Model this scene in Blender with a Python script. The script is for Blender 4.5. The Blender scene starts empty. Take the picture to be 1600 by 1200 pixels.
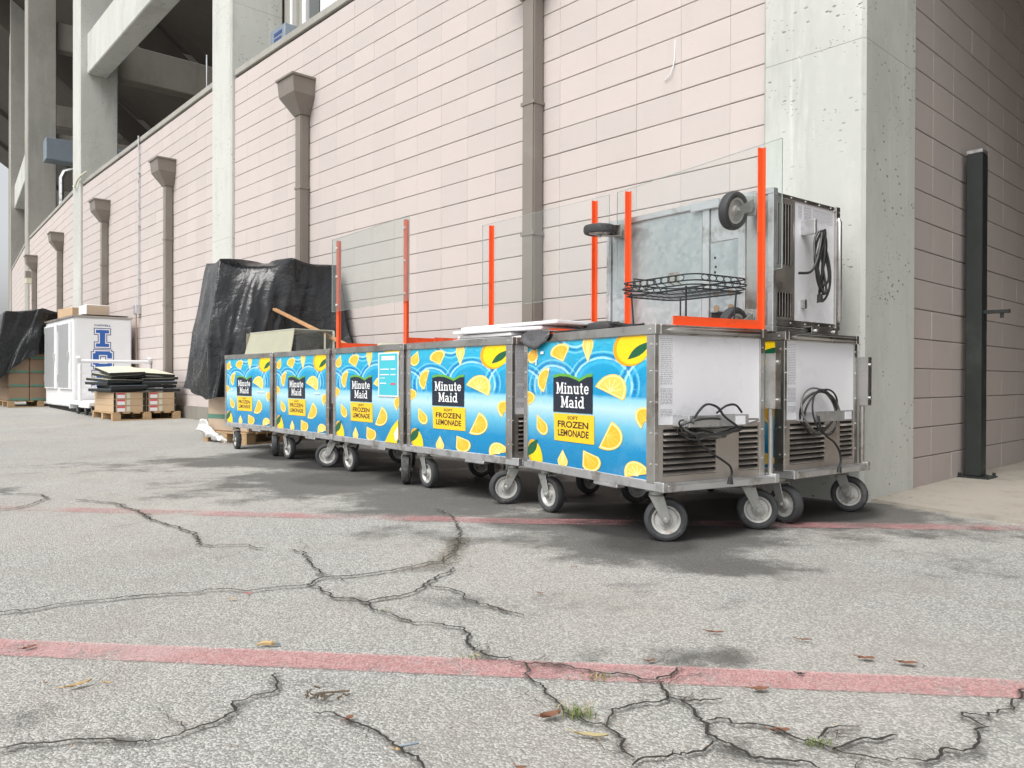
import bpy, bmesh, math, random
from mathutils import Vector, Matrix, noise
random.seed(7)
C = bpy.context.scene
COL = C.collection
PI = math.pi
R = math.radians

# ---------------------------------------------------------------- camera, sky, sun, exposure
cam = bpy.data.cameras.new('camera'); co = bpy.data.objects.new('camera', cam); COL.objects.link(co)
cam.sensor_width = 36; cam.lens = 36 * 1223 / 1600; cam.clip_start = .05; cam.clip_end = 2000
co.matrix_world = Matrix.Translation((0, 0, .738)) @ Matrix.Rotation(R(90 - .295), 4, 'X') @ Matrix.Rotation(R(.19), 4, 'Z')
C.camera = co
SUN_DIR = Vector((-.50, -.66, 1.15)).normalized()      # towards the sun, behind thin cloud
w = bpy.data.worlds.new('World'); C.world = w; w.use_nodes = True
nt = w.node_tree; bg = nt.nodes['Background']
sky = nt.nodes.new('ShaderNodeTexSky'); sky.sky_type = 'NISHITA'; sky.sun_disc = False
sky.sun_elevation = math.asin(SUN_DIR.z); sky.sun_rotation = math.atan2(SUN_DIR.x, SUN_DIR.y)
sky.air_density = 1.0; sky.dust_density = 4.0; sky.ozone_density = 1.0
hs = nt.nodes.new('ShaderNodeHueSaturation'); hs.inputs['Saturation'].default_value = .14
nt.links.new(sky.outputs[0], hs.inputs['Color']); nt.links.new(hs.outputs[0], bg.inputs[0])
bg.inputs[1].default_value = .13
sl = bpy.data.lights.new('sun', 'SUN'); so = bpy.data.objects.new('sun', sl); COL.objects.link(so)
sl.energy = 1.5; sl.angle = R(40); sl.color = (1, .975, .94)
so.rotation_euler = (-SUN_DIR).to_track_quat('-Z', 'Y').to_euler()
C.view_settings.view_transform = 'Standard'; C.view_settings.look = 'None'
C.view_settings.exposure = .62; C.view_settings.gamma = 1; C.view_settings.use_curve_mapping = False

# ---------------------------------------------------------------- helpers
class MB:
    def __init__(s): s.v = []; s.f = []; s.m = []; s.k = 0
    def add(s, vs, fs, m=0):
        o = len(s.v); s.v += [tuple(p) for p in vs]
        for f in fs: s.f.append(tuple(i + o for i in f)); s.m.append(m)
    def box(s, x0, y0, z0, x1, y1, z1, m=0):
        s.add([(x0,y0,z0),(x1,y0,z0),(x1,y1,z0),(x0,y1,z0),(x0,y0,z1),(x1,y0,z1),(x1,y1,z1),(x0,y1,z1)],
              [(0,3,2,1),(4,5,6,7),(0,1,5,4),(1,2,6,5),(2,3,7,6),(3,0,4,7)], m); return s
    def obox(s, mt, sx, sy, sz, m=0):
        a, b, c = sx/2, sy/2, sz/2
        s.add([mt @ Vector(p) for p in [(-a,-b,-c),(a,-b,-c),(a,b,-c),(-a,b,-c),(-a,-b,c),(a,-b,c),(a,b,c),(-a,b,c)]],
              [(0,3,2,1),(4,5,6,7),(0,1,5,4),(1,2,6,5),(2,3,7,6),(3,0,4,7)], m); return s
    def tube(s, pts, r, n=6, m=0, caps=True, closed=False):
        P = [Vector(p) for p in pts]; k = len(P); up = None; o = len(s.v); rings = []
        for i in range(k):
            if closed: t = P[(i+1) % k] - P[i-1]
            else: t = P[min(i+1, k-1)] - P[max(i-1, 0)]
            if t.length < 1e-9: t = Vector((0,0,1))
            t.normalize()
            if up is None:
                up = Vector((0,0,1)) if abs(t.z) < .9 else Vector((1,0,0))
            up = (up - t * up.dot(t)); up.normalize(); b = t.cross(up)
            rr = r[i] if isinstance(r, (list, tuple)) else r
            rings.append([P[i] + (up * math.cos(2*PI*j/n) + b * math.sin(2*PI*j/n)) * rr for j in range(n)])
        vs = [q for g in rings for q in g]; fs = []
        for i in range(k if closed else k-1):
            a = i*n; c = ((i+1) % k)*n
            for j in range(n): fs.append((a+j, a+(j+1) % n, c+(j+1) % n, c+j))
        if caps and not closed: fs.append(tuple(range(n-1, -1, -1))); fs.append(tuple((k-1)*n + j for j in range(n)))
        s.add(vs, fs, m); return s
    def cyl(s, p0, p1, r, n=12, m=0): return s.tube([p0, p1], r, n, m)
    def lathe(s, prof, mt, n=24, m=0, closed=True):
        vs = []; fs = []; k = len(prof)
        for i in range(n):
            a = 2*PI*i/n
            for r, z in prof: vs.append(mt @ Vector((r*math.cos(a), r*math.sin(a), z)))
        for i in range(n):
            for j in range(k if closed else k-1):
                a = i*k + j; b = i*k + (j+1) % k; c = ((i+1) % n)*k + (j+1) % k; d = ((i+1) % n)*k + j
                fs.append((a, d, c, b))
        s.add(vs, fs, m); return s
    def poly(s, pts, m=0): s.add(pts, [tuple(range(len(pts)))], m); return s
    def prism(s, pts, fn, h0, h1, m=0):
        n = len(pts); vs = [fn(x, y, h0) for x, y in pts] + [fn(x, y, h1) for x, y in pts]
        fs = [tuple(range(n-1, -1, -1)), tuple(range(n, 2*n))] + [(i, (i+1) % n, n+(i+1) % n, n+i) for i in range(n)]
        s.add(vs, fs, m); return s
    def mesh(s, name, mats, smooth=False, bevel=0, seg=1, fix=True):
        me = bpy.data.meshes.new(name); me.from_pydata(s.v, [], s.f)
        for mm in mats: me.materials.append(mm)
        me.polygons.foreach_set('material_index', s.m)
        if fix or bevel:
            bm = bmesh.new(); bm.from_mesh(me)
            if bevel:
                ed = [e for e in bm.edges if e.is_manifold and e.calc_face_angle(0) > R(30)]
                bmesh.ops.bevel(bm, geom=ed, offset=bevel, segments=seg, affect='EDGES', clamp_overlap=True)
            if fix: bmesh.ops.recalc_face_normals(bm, faces=bm.faces)
            bm.to_mesh(me); bm.free()
        if smooth:
            me.polygons.foreach_set('use_smooth', [True]*len(me.polygons)); me.set_sharp_from_angle(angle=R(35))
        me.update(); return me
    def build(s, name, mats, parent=None, loc=(0,0,0), rot=(0,0,0), **k):
        if not isinstance(mats, (list, tuple)): mats = [mats]
        return obj(name, s.mesh(name, mats, **k), parent, loc, rot)
def obj(name, me, parent=None, loc=(0,0,0), rot=(0,0,0)):
    o = bpy.data.objects.new(name, me); COL.objects.link(o)
    o.location = loc; o.rotation_euler = rot
    if parent: o.parent = parent
    return o
def tag(o, label=None, cat=None, group=None, kind=None):
    if label: o['label'] = label
    if cat: o['category'] = cat
    if group: o['group'] = group
    if kind: o['kind'] = kind
    return o
def thing(name, label, cat, loc=(0,0,0), rz=0, group=None):
    o = bpy.data.objects.new(name, None); COL.objects.link(o); o.empty_display_size = .1
    o.location = loc; o.rotation_euler = (0,0,rz); return tag(o, label, cat, group)
def part(name, parent, loc=(0,0,0), rot=(0,0,0)):
    o = bpy.data.objects.new(name, None); COL.objects.link(o); o.parent = parent; o.location = loc; o.rotation_euler = rot; return o
def copy_tree(o, parent=None):
    c = o.copy(); COL.objects.link(c)
    if parent: c.parent = parent
    for ch in list(o.children): copy_tree(ch, c)
    return c
def gz(y): return .02 * min(max(0, y - 8), 40)
TR = Matrix.Translation
def RX(a): return Matrix.Rotation(a, 4, 'X')
def RY(a): return Matrix.Rotation(a, 4, 'Y')
def RZ(a): return Matrix.Rotation(a, 4, 'Z')
def srgb(r, g, b):
    f = lambda c: (c/255/12.92) if c <= 10.3 else ((c/255 + .055)/1.055)**2.4
    return (f(r), f(g), f(b))

# ---------------------------------------------------------------- materials
class N:
    def __init__(s, name):
        s.mat = bpy.data.materials.new(name); s.mat.use_nodes = True; s.nt = s.mat.node_tree; s.b = s.nt.nodes['Principled BSDF']
    def n(s, t, **k):
        x = s.nt.nodes.new(t)
        for a, v in k.items(): setattr(x, a, v)
        return x
    def l(s, a, b): s.nt.links.new(a, b)
    def put(s, sock, v):
        if hasattr(v, 'is_output'): s.l(v, sock)
        else:
            if isinstance(v, tuple) and len(v) == 3 and len(sock.default_value) == 4: v = v + (1,)
            sock.default_value = v
    def m(s, op, a, b=None, c=None, clamp=False):
        x = s.n('ShaderNodeMath', operation=op); x.use_clamp = clamp
        for i, v in enumerate((a, b, c)):
            if v is not None: s.put(x.inputs[i], v)
        return x.outputs[0]
    def pos(s): return s.n('ShaderNodeNewGeometry').outputs['Position']
    def objc(s): return s.n('ShaderNodeTexCoord').outputs['Object']
    def noise(s, vec, scale, detail=4, rough=.6, stretch=None):
        if stretch:
            mp = s.n('ShaderNodeMapping'); s.l(vec, mp.inputs[0]); mp.inputs['Scale'].default_value = stretch; vec = mp.outputs[0]
        x = s.n('ShaderNodeTexNoise'); s.l(vec, x.inputs['Vector'])
        x.inputs['Scale'].default_value = scale; x.inputs['Detail'].default_value = detail; x.inputs['Roughness'].default_value = rough
        return x.outputs[0]
    def vor(s, vec, scale, out='Distance', feature='F1'):
        x = s.n('ShaderNodeTexVoronoi', feature=feature); s.l(vec, x.inputs['Vector']); x.inputs['Scale'].default_value = scale
        return x.outputs[out]
    def step(s, v, a, b, lo=0, hi=1):
        x = s.n('ShaderNodeMapRange', interpolation_type='SMOOTHSTEP'); s.put(x.inputs[0], v)
        for i, q in enumerate((a, b, lo, hi)): s.put(x.inputs[i+1], q)
        return x.outputs[0]
    def mix(s, f, a, b, blend='MIX'):
        x = s.n('ShaderNodeMix', data_type='RGBA', blend_type=blend); s.put(x.inputs[0], f); s.put(x.inputs[6], a); s.put(x.inputs[7], b)
        return x.outputs[2]
    def bump(s, h, strength, dist=.01):
        x = s.n('ShaderNodeBump'); s.l(h, x.inputs['Height']); x.inputs['Strength'].default_value = strength; x.inputs['Distance'].default_value = dist
        s.l(x.outputs[0], s.b.inputs['Normal'])
    def set(s, col=None, rough=None, metal=None, **k):
        if col is not None: s.put(s.b.inputs['Base Color'], col)
        if rough is not None: s.put(s.b.inputs['Roughness'], rough)
        if metal is not None: s.put(s.b.inputs['Metallic'], metal)
        for a, v in k.items(): s.put(s.b.inputs[a.replace('_', ' ')], v)
        return s.mat
def dk(c, f): return tuple(x*f for x in c)
def simple(name, col, rough=.5, metal=0, var=.18, scale=5, bump=0, bscale=80, stretch=None, dirt=None, dscale=3, **k):
    n = N(name); p = n.pos()
    c = n.mix(n.noise(p, scale, 5, .65, stretch), dk(col, 1-var), dk(col, 1+var))
    if dirt: c = n.mix(n.step(n.noise(p, dscale, 6, .7), .5, .72), c, dirt)
    if bump: n.bump(n.noise(p, bscale, 3), bump, .004)
    rg = n.step(n.noise(p, scale*2.3, 4), .3, .7, max(0, rough-.08), min(1, rough+.1))
    return n.set(c, rg, metal, **k)

def m_block(name, col):
    n = N(name); p = n.pos(); oi = n.n('ShaderNodeObjectInfo').outputs['Random']
    c = n.mix(n.noise(p, 1.3, 4), dk(col, .93), dk(col, 1.06))
    c = n.mix(n.step(oi, 0, 1, 0, .5), c, (col[0]*.87, col[1]*.88, col[2]*.90))
    c = n.mix(n.step(n.noise(p, 2.2, 6, .7, (1, 1, .25)), .56, .8, 0, .35), c, dk((col[0]*.8, col[1]*.84, col[2]*.84), .95))
    c = n.mix(n.step(n.noise(p, 45, 3, .8), .62, .75, 0, .35), c, dk(col, .55))
    n.bump(n.noise(p, 160, 4, .8), .35, .004)
    return n.set(c, .78)
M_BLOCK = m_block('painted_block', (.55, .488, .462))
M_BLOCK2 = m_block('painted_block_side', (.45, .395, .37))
M_MORTAR = simple('mortar', (.36, .31, .29), .9, bump=.3)
def m_conc(name, col, pits=1, streak=.5):
    n = N(name); p = n.pos()
    c = n.mix(n.noise(p, .9, 6, .65), dk(col, .86), dk(col, 1.1))
    c = n.mix(n.step(n.noise(p, 3.0, 6, .7, (1, 1, .15)), .5, .78, 0, streak), c, dk(col, .62))
    c = n.mix(n.step(n.noise(p, 11, 5, .75), .55, .8, 0, .4), c, dk(col, .8))
    c = n.mix(n.step(n.noise(p, .75, 7, .7, (1, 1, .5)), .49, .62, 0, .36), c, dk(col, .66))
    c = n.mix(n.step(n.noise(p, 5, 6, .75, (1.5, 1.5, .12)), .56, .72, 0, .45), c, dk(col, 1.28))
    cl = n.step(n.noise(p, 1.3, 2), .38, .58)
    mp = n.n('ShaderNodeMapping'); n.l(p, mp.inputs[0]); mp.inputs['Scale'].default_value = (1, 1, 1.9)
    pit = n.m('MULTIPLY', n.step(n.vor(mp.outputs[0], 12), .20, .12), n.step(n.noise(p, 4, 2), .44, .52))
    pit2 = n.m('MULTIPLY', n.step(n.vor(mp.outputs[0], 30), .22, .13), n.step(n.noise(p, 6, 2), .50, .57))
    pit = n.m('MULTIPLY', n.m('MAXIMUM', pit, pit2), cl)
    c = n.mix(n.m('MULTIPLY', pit, .8*pits), c, dk(col, .28))
    rs = n.step(n.noise(p, 1.1, 3), .68, .8, 0, .35)
    c = n.mix(rs, c, (col[0]*.85, col[1]*.66, col[2]*.55))
    h = n.m('SUBTRACT', n.m('MULTIPLY', n.noise(p, 70, 4, .7), .25), pit)
    n.bump(h, .5, .006)
    return n.set(c, .85)
M_CONC = m_conc('concrete', (.555, .565, .528), streak=.65)
M_CONC_D = m_conc('concrete_weathered_shaded', (.25, .235, .205), .4, .6)  # weathered tone, darkened further with the shade of the inner frame
M_CONC_M = m_conc('concrete_grey', (.37, .36, .325), .5, .6)
M_CONC_K = m_conc('concrete_shaded', (.07, .060, .050), .2)  # near-black base colour with the dim interior's shade painted in
M_APRON = m_conc('apron_concrete', (.36, .33, .28), .8, .8)

def m_asphalt():
    n = N('asphalt'); p = n.pos()
    v = n.n('ShaderNodeTexVoronoi'); n.l(p, v.inputs['Vector']); v.inputs['Scale'].default_value = 165
    bw = n.n('ShaderNodeRGBToBW'); n.l(v.outputs['Color'], bw.inputs[0]); cell = bw.outputs[0]
    d = v.outputs['Distance']
    base = (.40, .398, .378)
    c = n.mix(n.step(cell, .25, .8), dk(base, .70), dk(base, 1.36))
    c = n.mix(n.step(d, .38, .8, 0, .6), c, dk(base, .45))
    c = n.mix(n.step(n.noise(p, 330, 2), .45, .7, 0, .45), c, dk(base, .6))
    c = n.mix(n.step(n.noise(p, .55, 5, .6), .35, .7, 0, .32), c, (.46, .42, .36))
    c = n.mix(n.step(n.noise(p, 1.1, 8, .72), .47, .70, 0, .5), c, (.25, .238, .215))
    c = n.mix(n.step(n.noise(p, .8, 8, .75, (1.6, .5, 1)), .55, .72, 0, .4), c, (.50, .49, .46))
    c = n.mix(n.step(n.noise(p, 7, 5, .7), .6, .75, 0, .3), c, (.24, .23, .22))
    at = n.n('ShaderNodeAttribute', attribute_name='stain').outputs['Fac']  # holds ground stains and the painted under-cart shade
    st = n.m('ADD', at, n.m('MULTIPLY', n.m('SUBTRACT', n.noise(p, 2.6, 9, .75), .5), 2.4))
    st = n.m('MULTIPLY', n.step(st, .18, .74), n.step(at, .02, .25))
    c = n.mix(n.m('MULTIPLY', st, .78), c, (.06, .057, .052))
    c = n.mix(n.step(n.m('ADD', at, n.m('MULTIPLY', n.noise(p, 4, 6, .7), .25)), 1.0, 1.35, 0, .85), c, (.016, .015, .014))  # near-black grime with the shade beneath the carts painted in
    h = n.m('SUBTRACT', n.m('MULTIPLY', n.noise(p, 300, 3), .5), n.m('MULTIPLY', d, .9))
    n.bump(h, .7, .006)
    return n.set(c, n.step(st, 0, 1, .92, .75))
M_ASPH = m_asphalt()
def decal(name, col, thr, scale, base_alpha, col2=None, rough=.9, stretchy=None, agg=False):
    n = N(name); p = n.pos()
    c = n.mix(n.noise(p, 9, 5), dk(col, .8), dk(col, 1.2)) if not col2 else n.mix(n.step(n.noise(p, 1.1, 4), .5, .64), col, col2)
    a = n.step(n.noise(p, scale, 6, .75), thr-.12, thr+.12, 0, base_alpha)
    if agg:
        v = n.n('ShaderNodeTexVoronoi'); n.l(p, v.inputs['Vector']); v.inputs['Scale'].default_value = 165
        bw = n.n('ShaderNodeRGBToBW'); n.l(v.outputs['Color'], bw.inputs[0])
        c = n.mix(n.step(bw.outputs[0], .2, .8, 0, .55), c, dk(col2 if col2 else col, 1.45))
        a = n.m('MULTIPLY', a, n.step(v.outputs['Distance'], .75, .3, .55, 1))
    at = n.n('ShaderNodeAttribute', attribute_name='edge').outputs['Fac']
    a = n.m('MULTIPLY', a, n.step(n.m('ADD', at, n.m('MULTIPLY', n.noise(p, 26, 4, .7), .8)), .55, .8))
    n.set(c, rough, Alpha=a); n.mat.surface_render_method = 'DITHERED'
    return n.mat
M_RED = decal('red_line_paint', (.50, .20, .20), .40, 5.5, .64, (.58, .36, .355), agg=True)
M_RED2 = decal('red_line_paint_faded', (.46, .14, .15), .50, 1.6, .56, (.54, .34, .33), agg=True)
M_CRACK = decal('crack_soil', (.03, .027, .023), .05, 40, 1.0)
M_HALO = decal('crack_dirt', (.09, .085, .072), .56, 22, .6)
M_MOSS = decal('crack_debris', (.15, .125, .09), .52, 34, .62)

M_STEEL = simple('stainless_steel', (.56, .55, .53), .34, 1, .12, 3, stretch=(1, 1, 12), dirt=(.30, .26, .22), dscale=2.2)
M_STEEL_D = simple('stainless_dirty', (.50, .46, .42), .45, .85, .2, 3, dirt=(.25, .20, .165), dscale=4)
M_ALU = simple('aluminium_angle', (.66, .67, .68), .42, .9, .15, 9, dirt=(.34, .32, .29), dscale=6)
def m_galv():
    n = N('galvanised_sheet'); p = n.objc()
    v = n.n('ShaderNodeTexVoronoi'); n.l(p, v.inputs['Vector']); v.inputs['Scale'].default_value = 38
    bw = n.n('ShaderNodeRGBToBW'); n.l(v.outputs['Color'], bw.inputs[0])
    c = n.mix(bw.outputs[0], (.42, .46, .48), (.56, .60, .61))
    c = n.mix(n.step(n.noise(p, 4, 5), .45, .7, 0, .6), c, (.60, .63, .62))
    return n.set(c, n.step(bw.outputs[0], 0, 1, .38, .55), .75)
M_GALV = m_galv()
M_WHITE = simple('white_panel', (.80, .80, .83), .32, var=.03, scale=1.5, dirt=(.62, .62, .63), dscale=2)
M_WHITE2 = simple('white_plastic', (.78, .79, .80), .45, var=.05)
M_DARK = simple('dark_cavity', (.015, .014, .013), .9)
M_RUBBER = simple('tyre_rubber', (.045, .047, .05), .75, var=.3, scale=14, dirt=(.12, .115, .105), dscale=9)
M_RIM = simple('caster_rim', (.52, .52, .50), .5, .35, .2, 20, dirt=(.30, .24, .19), dscale=22)
M_FORK = simple('caster_fork', (.42, .43, .41), .48, .7, .2, 20, dirt=(.26, .22, .18), dscale=16)
M_RUST = simple('rust', (.26, .09, .04), .85, var=.4, scale=30)
M_ORANGE = simple('orange_paint', (.84, .10, .022), .38, var=.10, scale=9, dirt=(.62, .085, .03), dscale=14, bump=.15, bscale=120)
M_CORD = simple('black_cord', (.022, .022, .023), .5, bump=.2)
M_CORD2 = simple('grey_cord', (.13, .125, .115), .55)
M_WIRE = simple('black_wire', (.02, .025, .028), .45)
M_BROWN = simple('brown_downspout', (.215, .188, .163), .45, .0, .16, 2, stretch=(1, 1, .3), dirt=(.25, .23, .205), dscale=1.6)
M_POST = simple('dark_steel_post', (.028, .033, .032), .48, .2, .25, 3, dirt=(.05, .06, .055))
M_TAN = simple('cardboard', (.50, .36, .225), .85, var=.1, scale=3)
M_TAN2 = simple('cardboard_pale', (.56, .44, .33), .85, var=.1, scale=3)
M_TAND = simple('cardboard_brown', (.30, .205, .135), .85, var=.15, scale=5)
M_WOOD = simple('pallet_wood', (.46, .31, .17), .85, var=.35, scale=6, stretch=(1, 1, 6), bump=.3)
M_WOODO = simple('old_batten', (.42, .23, .11), .8, var=.35, scale=12)
M_FOAM = simple('black_foam', (.02, .022, .02), .85, var=.3)
M_CREAM = simple('cream_sheet', (.60, .60, .47), .7, var=.08)
M_BLUE = simple('ice_blue', (.028, .115, .40), .5, var=.05)
M_NAVY = simple('ice_navy', (.03, .06, .20), .5, var=.05)
M_GREYDOOR = simple('grey_door_panel', (.37, .38, .385), .5, .2, .06)
M_DUCT = simple('blue_grey_duct', (.24, .29, .335), .5, .3, .12)
M_PURPLE = simple('purple_panel', (.12, .05, .28), .6)
M_REDLBL = simple('red_label', (.62, .10, .13), .6)
M_GREEN = simple('carton_green', (.12, .26, .19), .8)
M_WRAPW = simple('white_wrap', (.72, .72, .70), .35)
M_LEAF = simple('dry_leaf', (.19, .085, .05), .8, var=.3, scale=60)
M_PEEL = simple('tan_peel', (.44, .31, .15), .75, var=.3, scale=50)
M_GRASS = simple('grass_blade', (.115, .17, .03), .7, var=.4, scale=60)
M_GRASSY = simple('dry_grass', (.36, .30, .16), .8, var=.3, scale=60)
M_TEAL = simple('teal_sign', srgb(70, 190, 205), .35, var=.04)
M_SOIL = simple('soil', (.11, .085, .06), .9, var=.4, scale=70)
M_INK = simple('grey_ink', (.42, .42, .45), .6)
M_GLASSY = simple('window_tint', (.12, .13, .13), .15)
def m_tarp():
    n = N('black_tarpaulin'); p = n.objc()
    a = n.noise(p, 2.6, 2, .5); b = n.noise(p, 9, 3, .55); d = n.noise(p, 34, 2, .5)
    r1 = n.m('ABSOLUTE', n.m('SUBTRACT', a, .5)); r2 = n.m('ABSOLUTE', n.m('SUBTRACT', b, .5))
    r3 = n.m('ABSOLUTE', n.m('SUBTRACT', n.noise(p, 20, 3, .6), .5))
    h = n.m('ADD', n.m('MULTIPLY', r1, 1.0), n.m('ADD', n.m('ADD', n.m('MULTIPLY', r2, .32), n.m('MULTIPLY', r3, .14)), n.m('MULTIPLY', d, .03)))
    n.bump(h, .55, .06)
    c = n.mix(n.noise(p, 3, 4), (.006, .0065, .007), (.013, .014, .016))
    return n.set(c, n.step(n.noise(p, 6, 3), .3, .7, .13, .30))
M_TARP = m_tarp()
def m_acrylic(name, tint, haze, hazecol):
    n = N(name); nt = n.nt
    t = n.n('ShaderNodeBsdfTransparent'); t.inputs[0].default_value = tint + (1,)
    g = n.n('ShaderNodeBsdfGlossy'); g.inputs['Roughness'].default_value = .04
    lw = n.n('ShaderNodeLayerWeight'); f = n.n('ShaderNodeMath', operation='MULTIPLY_ADD'); n.l(n.m('POWER', lw.outputs['Facing'], 5), f.inputs[0]); f.inputs[1].default_value = .8; f.inputs[2].default_value = .035
    mx = n.n('ShaderNodeMixShader'); n.l(f.outputs[0], mx.inputs[0]); n.l(t.outputs[0], mx.inputs[1]); n.l(g.outputs[0], mx.inputs[2])
    d = n.n('ShaderNodeBsdfDiffuse'); d.inputs[0].default_value = hazecol + (1,)
    m2 = n.n('ShaderNodeMixShader'); n.l(n.step(n.noise(n.pos(), 3, 5), .2, .8, haze*.6, haze*1.4), m2.inputs[0]); n.l(mx.outputs[0], m2.inputs[1]); n.l(d.outputs[0], m2.inputs[2])
    n.l(m2.outputs[0], nt.nodes['Material Output'].inputs['Surface']); return n.mat
M_ACR = m_acrylic('clear_acrylic', (.97, .985, .98), .015, (.6, .65, .62))
M_ACR_T = m_acrylic('tinted_acrylic', (.91, .94, .925), .05, (.50, .55, .52))
M_ACR_Y = m_acrylic('yellowed_acrylic', (.70, .70, .58), .72, (.44, .43, .32))
M_ACR_E = simple('acrylic_edge', (.42, .50, .47), .2)
CRACKS=[
(0.02,[(-2.870,4.284),(-2.834,4.337),(-2.801,4.424),(-2.784,4.514),(-2.819,4.679),(-2.831,4.779),(-2.947,4.908),(-3.111,4.946),(-3.347,4.996)]),
(0.022,[(-2.622,4.720),(-2.463,4.638),(-2.332,4.605),(-2.201,4.436),(-2.069,4.331),(-1.873,4.060),(-1.709,3.912),(-1.571,3.774),(-1.502,3.697),(-1.409,3.531),(-1.383,3.430)]),
(0.012,[(-1.388,3.443),(-1.260,3.432),(-1.167,3.447),(-1.118,3.383),(-1.055,3.358)]),
(0.012,[(-1.643,2.424),(-1.592,2.438),(-1.541,2.452),(-1.474,2.508),(-1.346,2.578),(-1.244,2.628),(-1.127,2.657),(-1.017,2.710),(-0.900,2.691),(-0.824,2.733),(-0.724,2.777),(-0.691,2.898),(-0.590,2.899),(-0.482,2.963),(-0.385,3.060),(-0.280,3.136),(-0.242,3.321),(-0.242,3.516),(-0.242,3.734),(-0.290,3.981),(-0.300,4.117),(-0.368,4.313),(-0.431,4.417)]),
(0.013,[(-0.966,3.360),(-0.878,3.312),(-0.834,3.223),(-0.799,3.112),(-0.760,3.034),(-0.720,2.945),(-0.673,2.898)]),
(0.013,[(-0.724,2.777),(-0.665,2.723),(-0.583,2.605),(-0.515,2.584),(-0.466,2.548),(-0.434,2.485),(-0.364,2.425),(-0.326,2.362),(-0.255,2.332),(-0.158,2.309),(-0.127,2.261),(-0.127,2.192),(-0.101,2.115),(-0.074,2.079),(0.002,2.039)]),
(0.014,[(-0.466,2.548),(-0.425,2.615),(-0.364,2.639),(-0.328,2.698),(-0.306,2.795),(-0.281,2.894),(-0.238,2.942),(-0.221,3.041)]),
(0.011,[(-0.306,2.795),(-0.245,2.749),(-0.174,2.700),(-0.157,2.603),(-0.102,2.548),(-0.038,2.479),(0.042,2.430)]),
(0.009,[(-0.596,1.946),(-0.558,1.879),(-0.560,1.835),(-0.587,1.804),(-0.626,1.768),(-0.620,1.729),(-0.622,1.677),(-0.644,1.646),(-0.675,1.624),(-0.695,1.595),(-0.715,1.567),(-0.734,1.553),(-0.802,1.562),(-0.882,1.579),(-0.919,1.565),(-0.962,1.552),(-1.029,1.538)]),
(0.008,[(-0.430,1.707),(-0.372,1.695),(-0.339,1.656),(-0.305,1.634),(-0.265,1.598),(-0.233,1.557),(-0.212,1.544),(-0.188,1.505),(-0.165,1.463)]),
(0.008,[(0.002,2.039),(0.027,2.017),(0.076,1.999),(0.141,2.000),(0.156,1.978),(0.193,1.947),(0.239,1.926),(0.287,1.933),(0.329,1.901),(0.364,1.901),(0.397,1.928),(0.448,1.981)]),
(0.008,[(0.027,2.017),(0.031,1.977),(0.034,1.924),(0.064,1.885),(0.084,1.809),(0.109,1.731),(0.124,1.699),(0.159,1.668),(0.192,1.653),(0.214,1.616),(0.224,1.574),(0.224,1.527),(0.247,1.496)]),
(0.01,[(0.364,1.901),(0.367,1.858),(0.364,1.802),(0.319,1.758),(0.267,1.749),(0.227,1.719),(0.209,1.684),(0.195,1.653)]),
(0.015,[(0.364,1.802),(0.385,1.767),(0.396,1.717),(0.412,1.670),(0.412,1.617),(0.425,1.589),(0.441,1.555),(0.463,1.522),(0.494,1.504),(0.551,1.492),(0.578,1.468)]),
(0.009,[(0.413,1.673),(0.469,1.678),(0.503,1.655),(0.546,1.640),(0.569,1.611),(0.611,1.583),(0.631,1.536),(0.672,1.517),(0.735,1.493)]),
(0.009,[(0.403,1.582),(0.369,1.548),(0.327,1.528),(0.281,1.515),(0.247,1.496),(0.231,1.471)]),
(0.009,[(0.627,1.590),(0.670,1.634),(0.731,1.649)]),
(0.012,[(0.631,1.536),(0.683,1.570),(0.734,1.584),(0.803,1.606)]),
(0.008,[(1.280,1.905),(1.210,1.846),(1.152,1.791),(1.112,1.739),(1.075,1.714),(1.028,1.706),(0.990,1.714),(0.988,1.674),(0.995,1.651),(0.941,1.572),(0.904,1.532),(0.883,1.538),(0.847,1.519),(0.735,1.493)]),
(0.008,[(0.395,1.776),(0.440,1.785),(0.485,1.789)]),
]
STAINS_SHADE=[
(-1.852,7.089,1.101,0.461,0.8),(-2.466,7.020,0.689,0.452,0.7),(-1.143,5.839,0.764,0.775,0.9),(-0.373,4.587,0.488,0.421,0.8),(-0.647,4.961,0.446,0.315,0.8),(-1.775,5.435,0.311,0.180,0.7),(0.336,4.082,0.401,0.260,0.9),(0.608,3.529,0.375,0.363,0.95),(0.841,3.108,0.280,0.150,0.8),(1.033,2.930,0.120,0.048,0.5),(0.440,2.813,0.207,0.061,0.45),(0.343,2.382,0.023,0.031,0.9),(0.483,2.377,0.016,0.019,0.7),(0.564,2.082,0.094,0.106,0.9),(0.438,2.048,0.100,0.084,0.7),(0.189,2.079,0.085,0.067,0.6),(-1.061,1.690,0.076,0.095,0.8),(-3.358,5.169,0.106,0.219,0.8),(0.435,1.555,0.044,0.032,0.9),(0.598,1.583,0.117,0.039,0.5),(2.388,4.420,0.506,0.393,0.55),(1.705,4.164,0.545,0.388,0.6),(1.635,3.766,0.616,0.253,0.4),(1.768,3.176,0.312,0.339,0.35),(0.844,3.676,0.752,0.425,0.5),(-0.242,3.516,0.034,0.562,0.6),(-0.276,3.093,0.076,0.127,0.7),(-0.691,2.422,0.050,0.026,0.4),(0.773,1.571,0.077,0.049,0.5),(1.025,1.690,0.055,0.079,0.45),]
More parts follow.
